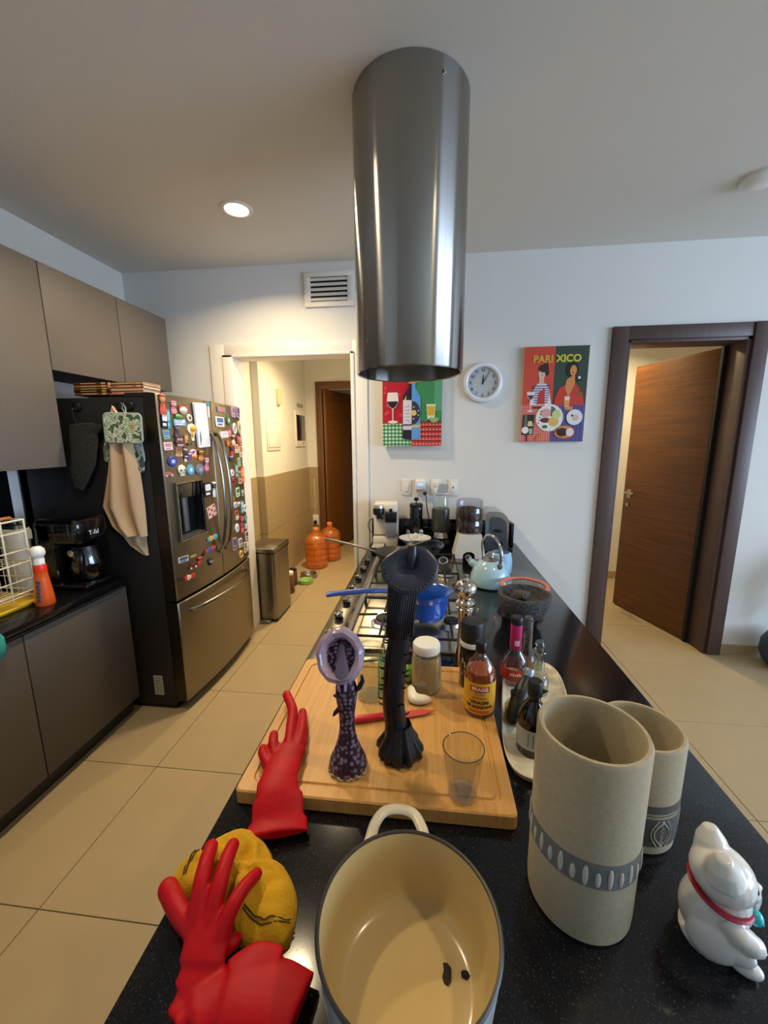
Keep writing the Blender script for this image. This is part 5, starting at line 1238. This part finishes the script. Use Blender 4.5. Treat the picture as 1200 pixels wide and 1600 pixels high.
MB().lathe([(.58, -.014), (.66, .003), (.80, .010), (.95, .004), (1.0, -.006), (.97, -.016), (.80, -.012), (.62, -.022)], seg=84, M=M @ Matrix.Diagonal((.053, .060, 1, 1)), wob=lambda a, u: .014*sin(5*a+1)+.012*sin(11*a)).build('mouth_rim', mLil, t, smooth=60)
MB().lathe([(0, -.030), (.35, -.028), (.52, -.022), (.62, -.010), (.63, -.012), (.5, -.030), (0, -.036)], seg=60, M=M @ Matrix.Diagonal((.053, .060, 1, 1))).build('mouth_cup', dots('purple_light_dots', '3a2440', 'b89aa8', 120, .48, .35, .4), t, smooth=60)
MB().tube([M @ Vector(p) for p in ((.004, .022, -.010), (.003, .0, -.006), (.004, -.030, .004), (.006, -.052, .006))], [(.006, .004), (.010, .005), (.015, .005), (.016, .004)], seg=12, up=M.to_3x3() @ Vector((0, 0, 1))).build('tongue', P('tongue_lilac', '5d5468', .3, coat=.5), t)
for s_ in (-.5, .5): MB().tube([M @ Vector(p) for p in ((s_*.012, -.05, -.014), (s_*.014, -.062, -.016), (s_*.012, -.075, -.012))], [(.012, .003), (.014, .003), (.006, .002)], seg=8).build('lip_fold', mLil, t)

# ---------------------------------------------------------------- oval tray with bottles
t = T('tray', 'pale marbled oval tray on the granite right of the board', 'tray', (.318, 1.055, ZC), radians(-11))
def sup(hw, hl, n=56):
    o = []
    for k in range(n):
        a = 2*pi*k/n; c_, s_ = cos(a), sin(a); o.append((hw*abs(c_)**.55*(1 if c_ > 0 else -1), hl*abs(s_)**.55*(1 if s_ > 0 else -1)))
    return o
L_ = [(.082, .25, 0), (.090, .258, .003), (.094, .262, .016), (.091, .259, .017), (.086, .253, .010), (.080, .247, .008)]
vs = []; fs = []; n = 56
for hw, hl, z in L_: vs += [(x, y, z) for x, y in sup(hw, hl)]
for k in range(len(L_)-1): fs += [(k*n+i, k*n+(i+1) % n, (k+1)*n+(i+1) % n, (k+1)*n+i) for i in range(n)]
fs += [tuple(range(n-1, -1, -1)), tuple(range(5*n, 6*n))]
MB().add(vs, fs).build('dish', P('cream_marble', 'd9cfb8', .3, noise=(14, .12), col2='b3aa94'), t, smooth=50)
ZT = ZC+.0085
t = T('hot_sauce_bottle', 'clear bottle with magenta neck band and red label on the tray', 'bottle', (.285, 1.195, ZT)); t.scale = (.92, .92, .89)
MB().lathe([(0, .003), (.036, .003), (.040, 0), (.043, .006), (.046, .05), (.044, .075), (.034, .100), (.021, .118), (.0185, .13), (.0185, .225)], seg=40).build('bottle', clear('sauce_glass', (225, 215, 215), .07), t)
MB().lathe([(.019, .128), (.0196, .130), (.0196, .218), (.019, .22)], seg=32).build('neck_band', P('magenta_band', 'a81f5c', .35), t)
q = MB().add(*wrap((-.008, .008, -.010, .010), .0196, .0005, .155)).build('neck_emblem', P('pale_lilac', 'cdb0cc', .4), t)
MB().lathe([(.019, .220), (.0205, .222), (.0205, .245), (.018, .248), (0, .248)], seg=28).build('cap', P('dark_cap', '1d1218', .4), t)
MB().lathe([(.0447, .022), (.0468, .045), (.0462, .064), (.0455, .066)], seg=40).build('label', P('label_red2', 'b0321f', .5), t)
q = MB()
for k in range(7): q.add(*wrap((-.026+.006*k, -.0225+.006*k, -.004+.001*(k % 2), .004+.002*(k % 3)), .0468, .0004, .048, 2))
q.build('cream_marks', P('label_cream', 'f0e0b8', .5), t)
mCr = clear('cruet_glass', (232, 236, 232), .09)
t = T('glass_cruet', 'slim clear glass cruet with tall neck on the tray', 'cruet', (.336, 1.252, ZT)); t.scale = (.9, .9, .92)
MB().lathe([(0, .003), (.026, .003), (.029, 0), (.030, .05), (.026, .08), (.017, .10), (.0165, .205), (.015, .21), (.0, .213)], seg=32).build('glass', mCr, t)
MB().lathe([(0, .004), (.027, .005), (.028, .046), (0, .046)], seg=28).build('content', clear('amber_oil', (200, 150, 90), .02, body=.3, bodycol=(150, 96, 40)), t)
t = T('glass_cruet', 'clear glass cruet with a looped handle behind the black bottle', 'cruet', (.345, 1.145, ZT), radians(70)); t.scale = (.85, .85, .85)
MB().lathe([(0, .003), (.032, .003), (.036, 0), (.037, .04), (.030, .07), (.019, .09), (.018, .145), (.023, .158), (.022, .16), (.016, .145), (.016, .09)], seg=32).build('glass', mCr, t)
MB().tube(crom([(.018, .004, .13), (.045, .01, .135), (.052, .01, .10), (.034, .004, .06)]), .0045, seg=8).build('handle', mCr, t)
MB().lathe([(.015, .142), (.016, .16), (.012, .172), (.018, .182), (.014, .195), (0, .198)], seg=24).build('stopper', mCr, t)
t = T('pepper_grinder', 'black oval grinder leaning on the tray with a silvery end', 'grinder', (.226, .955, ZT+.026))
d = Vector((.058, .085, .085)); pts = [d*u for u in (0, .06, .2, .5, .75, .9, 1)]
MB().tube(pts, [.006, .014, .020, .0225, .021, .017, .012], seg=24).build('body', P('grinder_black', '0b0b0d', .4), t)
MB().tube([d*1.0, d*1.05, d*1.16], [.010, .014, .015], seg=20).build('end_cap', P('pale_steel', 'aebccc', .25, .8), t)
t = T('oil_bottle', 'small bottle of bright yellow oil behind the dark labelled bottle', 'bottle', (.247, 1.005, ZT)); t.scale = (1, 1, .62)
MB().lathe([(0, .003), (.024, .003), (.027, 0), (.028, .07), (.022, .09), (.012, .105), (.011, .13)], seg=32).build('glass', clear('oil_glass', (235, 236, 215), .07), t)
MB().lathe([(0, .004), (.0255, .005), (.0262, .066), (0, .066)], seg=30).build('oil', clear('yellow_oil', (225, 215, 40), .02, body=.5, bodycol=(205, 190, 10)), t)
MB().lathe([(.0125, .122), (.0135, .124), (.0135, .142), (0, .144)], seg=20).build('cap', mBlack, t)
t = T('balsamic_bottle', 'dark glass bottle with a pale grey label beside the large vase', 'bottle', (.268, .905, ZT))
MB().lathe([(0, 0), (.033, 0), (.0365, .004), (.037, .085), (.035, .100), (.026, .122), (.0155, .135), (.0145, .145), (.0145, .165)], seg=40).build('bottle', P('near_black_glass', '0a0708', .07, coat=.5), t)
MB().lathe([(.0374, .022), (.0377, .022), (.0377, .074), (.0374, .074)], seg=40).build('label', P('label_pale', 'a6a89e', .55), t)
q = MB()
for k in range(4): q.add(*wrap((-.02+.012*k, -.018+.012*k, -.018, .018), .0377, .0003, .048, 2))
q.build('label_lines', P('label_line', '55564e', .5), t)
MB().lathe([(.016, .150), (.0175, .152), (.0175, .186), (.015, .189), (0, .189)], seg=28).build('cap', P('soft_black_cap', '171719', .45), t)
MB().prism([(.014, .150), (.032, .162), (.016, .168)], -.001, .001, M=front(0, 0, 0)).build('seal_tab', P('tab_green', '2e3a34', .5), t)

# ---------------------------------------------------------------- vases
def vmat(name, c1, c2): return P(name, c1, .75, noise=(110, .3), col2=c2, bump=.12)
mClay = vmat('speckled_clay', 'a99c80', '998b6e')
t = T('vase', 'large pale cylinder vase with a carved grey leaf band', 'vase', (.268, .592, ZC))
R_, H_ = .082, .322
MB().lathe([(0, 0), (R_-.006, 0), (R_-.001, .005), (R_, .02), (R_+.001, H_-.006), (R_-.002, H_), (R_-.007, H_), (R_-.010, H_-.006), (R_-.010, .012), (0, .010)], seg=72).build('body', mClay, t)
bz0, bz1 = .112, .156
mBand = P('grey_slip', '6f6f69', .75, noise=(90, .3), col2='63635e')
MB().lathe([(R_, bz0), (R_+.0012, bz0), (R_+.0012, bz1), (R_, bz1)], seg=72).build('band', mBand, t)
mLf = P('carved_pale', 'b5ac9c', .7)
for k in range(30):
    a = 2*pi*k/30; hh = .018 if k % 2 else .0135; zc = (bz0+bz1)/2-(.002 if k % 2 else .005)
    MB().ell((R_+.0012, 0, zc), (.0022, .0042, hh), 10, 8, M=Matrix.Rotation(a, 4, 'Z')).build('leaf_cut', mLf, t)
t = T('vase', 'smaller pale vase with dark grey line-carved lower half behind the large one', 'vase', (.424, .738, ZC))
R_, H_ = .074, .222
MB().lathe([(0, 0), (R_-.006, 0), (R_-.001, .005), (R_, .02), (R_+.001, H_-.006), (R_-.002, H_), (R_-.007, H_), (R_-.010, H_-.006), (R_-.010, .012), (0, .010)], seg=72).build('body', mClay, t)
mBand2 = P('dark_slip', '5b5852', .7, noise=(90, .3), col2='4c4a45')
MB().lathe([(R_, .021), (R_+.001, .023), (R_+.0012, .082), (R_, .083)], seg=72).build('carved_band', mBand2, t)
MB().lathe([(R_+.0004, .094), (R_+.0012, .094), (R_+.0012, .110), (R_+.0004, .110)], seg=72).build('upper_band', mBand2, t)
MB().lathe([(R_+.0006, .088), (R_+.0012, .088), (R_+.0012, .0895), (R_+.0006, .0895)], seg=72).build('thin_line', mBand2, t)
g = MB()
for k in range(7):
    a0 = 2*pi*k/7
    for off in (-.30, .30, -.42, .42):
        pts = []
        for j in range(9):
            u = j/8; a = a0+off*(1.15-.55*sin(pi*u)); pts.append(((R_+.0015)*cos(a), (R_+.0015)*sin(a), .024+.056*u))
        g.tube(pts, .0010, seg=5)
    for j in range(5):
        u = .1+.18*j; a = a0+.45; g.tube([((R_+.0015)*cos(a-.05), (R_+.0015)*sin(a-.05), .016+.064*u), ((R_+.0015)*cos(a+.02), (R_+.0015)*sin(a+.02), .024+.056*(u+.1))], .0009, seg=5)
g.build('carved_lines', mLf, t)

# ---------------------------------------------------------------- lucky cat figurine
t = T('cat_figurine', 'white ceramic cat figurine with red collar and turquoise bell', 'figurine', (.453, .545, ZC), radians(-31)); t.scale = (.90, .93, .97); RH = Matrix.Translation((-.003, 0, 0)) @ Matrix.Rotation(radians(16), 4, 'Z')
b = MB()
b.ell((-.006, 0, .052), (.046, .043, .057)).ell((.004, 0, .082), (.042, .038, .040))
b.ell((.004, 0, .126), (.046, .047, .037), M=RH).ell((.036, 0, .116), (.020, .025, .018), M=RH).ell((.053, 0, .122), (.006, .006, .004), M=RH)
for s_ in (-1, 1):
    b.tube([(-.004, s_*.022, .142), (-.008, s_*.026, .163), (-.010, s_*.029, .181)], [.028, .022, .010], seg=14, M=RH)
    b.ell((-.002, s_*.034, .034), (.038, .018, .034)).ell((.042, s_*.026, .012), (.024, .014, .0125))
    b.ell((.028, s_*.032, .034), (.026, .014, .016))
b.tube([(.006, -.032, .082), (.026, -.036, .069), (.044, -.032, .060), (.056, -.026, .057)], [.014, .017, .016, .012], seg=14)
b.tube([(.010, .034, .088), (.034, .036, .080), (.056, .026, .082)], [.015, .016, .012], seg=14)
b.lathe([(0, .0), (.042, 0), (.044, .01), (0, .01)], c=(-.004, 0, 0), seg=24)
blob(b, 'body', P('white_ceramic', 'd9d6cf', .22, coat=.5), t, voxel=.0022, smooth=9)
cl = []
for k in range(40):
    a = 2*pi*k/40; cl.append((.001+.0405*cos(a), .0415*sin(a), .0965-.008*cos(a)))
MB().tube(cl, (.0035, .0062), seg=8, closed=True, up=(1, 0, 0)).build('collar', P('red_collar', 'a8142e', .4), t)
MB().ell((.048, -.004, .083), (.010, .011, .011), 18, 12).tube([(.057, -.009, .080), (.057, .001, .080)], .0015, seg=6).build('bell', P('turquoise_bell', '18b4c0', .25, coat=.5), t)
e = MB()
for s_ in (-1, 1): e.ell((.0405, s_*.021, .133), (.004, .006, .0035), 10, 6, M=RH)
e.build('eyes', mBlack, t)
MB().ell((.0555, 0, .1225), (.002, .0028, .002), 10, 6, M=RH).build('nose', P('pink_nose', 'd8a0a0', .5), t)

# ---------------------------------------------------------------- Dutch oven
t = T('dutch_oven', 'large cream enamel pot with a loop handle in the foreground', 'pot', (-.019, .431, ZC))
mCream = P('cream_enamel', 'c9b07a', .22, coat=.3, noise=(6, .4), col2='bda36b')
mOut = P('pale_enamel', 'c9cace', .2, coat=.3)
MB().lathe([(0, 0), (.088, 0), (.100, .004), (.110, .016), (.118, .05), (.1255, .1285)], seg=96).build('outside', mOut, t)
MB().lathe([(.1205, .1295), (.115, .06), (.109, .035), (.101, .021), (.087, .0145), (0, .013)], seg=96).build('inside', mCream, t)
MB().lathe([(.1256, .1275), (.1262, .1305), (.124, .1325), (.121, .1315), (.1203, .1285)], seg=96).build('rim', P('iron_rim', '2b2927', .4), t)
mHan = P('cream_handle', 'd2c8ae', .3)
for sg, off in ((1, -.024), (-1, .0)):
    a = [(-.048, .1062, .118), (-.045, .120, .120), (-.040, .145, .122), (-.026, .166, .124), (0, .173, .124), (.026, .166, .124), (.040, .145, .122), (.044, .134, .120), (.047, .1262, .118)]
    MB().tube(crom([(x+off, y*sg, z-.006) for x, y, z in a], 5), (.0095, .006), seg=10, up=(0, 0, 1)).build('handle', mHan, t)
def chip(pts, label, x, y):
    t = T('burnt_crumb', label, 'crumb', (x, y, ZC+.0146))
    MB().prism(pts, -.001, .002).build('crumb', P('burnt', '14100c', .7), t)
    MB().prism([(a*.5, b*.5) for a, b in pts], .002, .0032).build('crust', P('burnt_crust', '241a12', .8), t)
chip([(-.005, .012), (.001, .012), (.006, .007), (.005, -.006), (.001, -.012), (-.004, -.010), (-.007, -.004), (-.004, .004)], 'longer burnt crumb on the pot bottom', .037, .447)
chip([(-.006, .002), (-.002, .005), (.004, .004), (.007, -.001), (.002, -.005), (-.005, -.003)], 'rounder burnt crumb right of the longer one on the pot bottom', .063, .449)

# ---------------------------------------------------------------- yellow cloth and red rubber gloves
out = [(-.45, .522), (-.444, .559), (-.412, .578), (-.405, .600), (-.385, .618), (-.337, .622), (-.292, .598), (-.269, .570), (-.242, .562), (-.211, .520), (-.204, .467), (-.214, .452), (-.26, .448), (-.291, .458), (-.345, .488), (-.41, .487)]
cx, cy = -.325, .53; NA, NR = 96, 16
cl = [Vector((x, y, 0)) for x, y in out]; cl = crom(cl+[cl[0]], 6)[:-1]
vs = []; fs = []
import mathutils
def bound(a):
    best = None
    for i in range(len(cl)):
        p, q = cl[i], cl[(i+1) % len(cl)]
        d = Vector((cos(a), sin(a))); e = Vector((q.x-p.x, q.y-p.y)); den = d.x*e.y-d.y*e.x
        if abs(den) < 1e-9: continue
        w_ = Vector((p.x-cx, p.y-cy)); t_ = (w_.x*e.y-w_.y*e.x)/den; s_ = (w_.x*d.y-w_.y*d.x)/den
        if t_ > 0 and -1e-6 <= s_ <= 1+1e-6: best = max(best or 0, t_)
    return best or .05
for i in range(NA):
    a = 2*pi*i/NA; R_ = bound(a)
    for j in range(NR):
        u = (j+1)/NR; r = R_*u; x, y = cx+r*cos(a), cy+r*sin(a)
        nz = mathutils.noise.fractal(Vector((x*22, y*22, 1.3)), 1, 2, 3)
        rg = abs(mathutils.noise.noise(Vector((x*30, y*18, 5))))
        h = .046*(1-u**2.6)+.016*nz*(1-u**4)*1.5-.020*rg*(1-u**4)+.006*(1-u**6)
        vs.append((x, y, ZC+.0015+max(.0, h) + .006*(1 if u < .95 else 0)))
vs.append((cx, cy, ZC+.055)); c_i = len(vs)-1
for i in range(NA):
    k = (i+1) % NA; fs.append((c_i, i*NR, k*NR))
    for j in range(NR-1): fs.append((i*NR+j, i*NR+j+1, k*NR+j+1, k*NR+j))
b0 = len(vs)
for i in range(NA): p = vs[i*NR+NR-1]; vs.append((p[0], p[1], ZC+.0008))
for i in range(NA): k = (i+1) % NA; fs.append((i*NR+NR-1, b0+i, b0+k, k*NR+NR-1))
fs.append(tuple(range(b0, b0+NA)))
t = T('kitchen_cloth', 'crumpled yellow towelling cloth under the red glove at the island edge', 'cloth', (0, 0, 0))
ck = MB().add(vs, fs)
ck.build('cloth', P('yellow_terry', 'd6a41a', .95, noise=(260, .25), col2='c4920f', bump=.6), t, smooth=80)
def on_cloth(x, y):
    b_ = min(((p[0]-x)**2+(p[1]-y)**2, p[2]) for p in vs[:NA*NR]); return b_[1]
mStr = P('cloth_stripe', '3a2c10', .9)
def stripe(pts):
    q = [Vector((p.x, p.y, on_cloth(p.x, p.y)+.0012)) for p in crom([(x, y, 0) for x, y in pts], 8)]
    for it in range(2): q = [q[0]]+[(q[i-1]+q[i]*2+q[i+1])/4 for i in range(1, len(q)-1)]+[q[-1]]
    MB().tube(q, (.0012, .0008), seg=6, up=(0, 0, 1)).build('stripe', mStr, t)
stripe([(-.285, .482), (-.262, .474), (-.238, .472), (-.210, .486)]); stripe([(-.285, .478), (-.262, .470), (-.238, .468), (-.209, .481)])
stripe([(-.412, .516), (-.416, .54), (-.412, .558)]); stripe([(-.407, .515), (-.411, .54), (-.407, .557)])

mRub = P('red_rubber', 'b80816', .5, noise=(60, .3), col2='a80613', bump=.15, spec=.25)
def finger(b, pts, r0, r1):
    q = crom(pts, 5); n = len(q)-1
    b.tube(q, [r0+(r1-r0)*i/n for i in range(n+1)], seg=12).ell(q[-1], (r1, r1, r1), 12, 8)
t = T('rubber_glove', 'red rubber glove with spread fingers lying on the yellow cloth', 'glove', (0, 0, 0))
b = MB(); z0 = ZC
finger(b, [(-.350, .445, z0+.035), (-.385, .464, z0+.040), (-.425, .494, z0+.036)], .0155, .0165)
finger(b, [(-.347, .447, z0+.040), (-.356, .482, z0+.068), (-.364, .515, z0+.078), (-.371, .540, z0+.072)], .0145, .0120)
finger(b, [(-.325, .445, z0+.040), (-.326, .485, z0+.070), (-.330, .518, z0+.078), (-.334, .546, z0+.072)], .0145, .0115)
finger(b, [(-.304, .440, z0+.038), (-.294, .464, z0+.062), (-.285, .492, z0+.066), (-.277, .514, z0+.060)], .0135, .0100)
finger(b, [(-.300, .432, z0+.020), (-.287, .444, z0+.022), (-.285, .452, z0+.020)], .011, .009)
b.tube(crom([(-.324, .455, z0+.044), (-.322, .435, z0+.036), (-.319, .41, z0+.024), (-.322, .385, z0+.014), (-.328, .362, z0+.009)], 5), [(.036, .014)]*5+[(.034, .014)]*5+[(.028, .010)]*5+[(.018, .008)]*5+[(.006, .006)], seg=20, up=(0, 0, 1))
b.tube(crom([(-.325, .360, z0+.012), (-.290, .385, z0+.016), (-.245, .392, z0+.022), (-.20, .393, z0+.022), (-.163, .385, z0+.018)], 5), [(.012, .009)]*3+[(.032, .013)]*5+[(.040, .016)]*7+[(.042, .016)]*5+[(.043, .014)], seg=22, up=(0, 0, 1))
b.tube(crom([(-.27, .405, z0+.030), (-.24, .425, z0+.034), (-.205, .425, z0+.030)], 4), [(.020, .006)]*9, seg=14, up=(0, 0, 1))
blob(b, 'glove', mRub, t, voxel=.0028, smooth=6)
t = T('rubber_glove', 'red rubber glove lying flat over the left edge of the board', 'glove', (0, 0, 0))
b = MB()
finger(b, [(-.322, .80, ZB+.020), (-.338, .86, ZB+.026), (-.352, .91, ZB+.032), (-.392, .975, ZB+.028)], .0145, .0125)
finger(b, [(-.300, .80, ZB+.018), (-.308, .85, ZB+.020), (-.318, .89, ZB+.018), (-.330, .925, ZB+.014)], .014, .0115)
finger(b, [(-.295, .79, ZB+.014), (-.298, .835, ZB+.014), (-.305, .868, ZB+.012)], .012, .009)
finger(b, [(-.345, .77, ZB+.018), (-.362, .80, ZB+.026), (-.372, .828, ZB+.022)], .0135, .011)
finger(b, [(-.352, .745, ZB+.016), (-.376, .770, ZB+.020), (-.384, .790, ZB+.016)], .0125, .010)
b.tube(crom([(-.312, .825, ZB+.018), (-.315, .79, ZB+.020), (-.316, .745, ZB+.020), (-.312, .700, ZB+.018), (-.302, .672, ZB+.008), (-.292, .644, ZC+.024), (-.284, .616, ZC+.018)], 5), [(.030, .012)]*5+[(.038, .015)]*5+[(.040, .016)]*5+[(.044, .015)]*5+[(.052, .014)]*6+[(.059, .013)]*4+[(.064, .012)], seg=24, up=(0, 0, 1))
blob(b, 'glove', mRub, t, voxel=.0028, smooth=6)
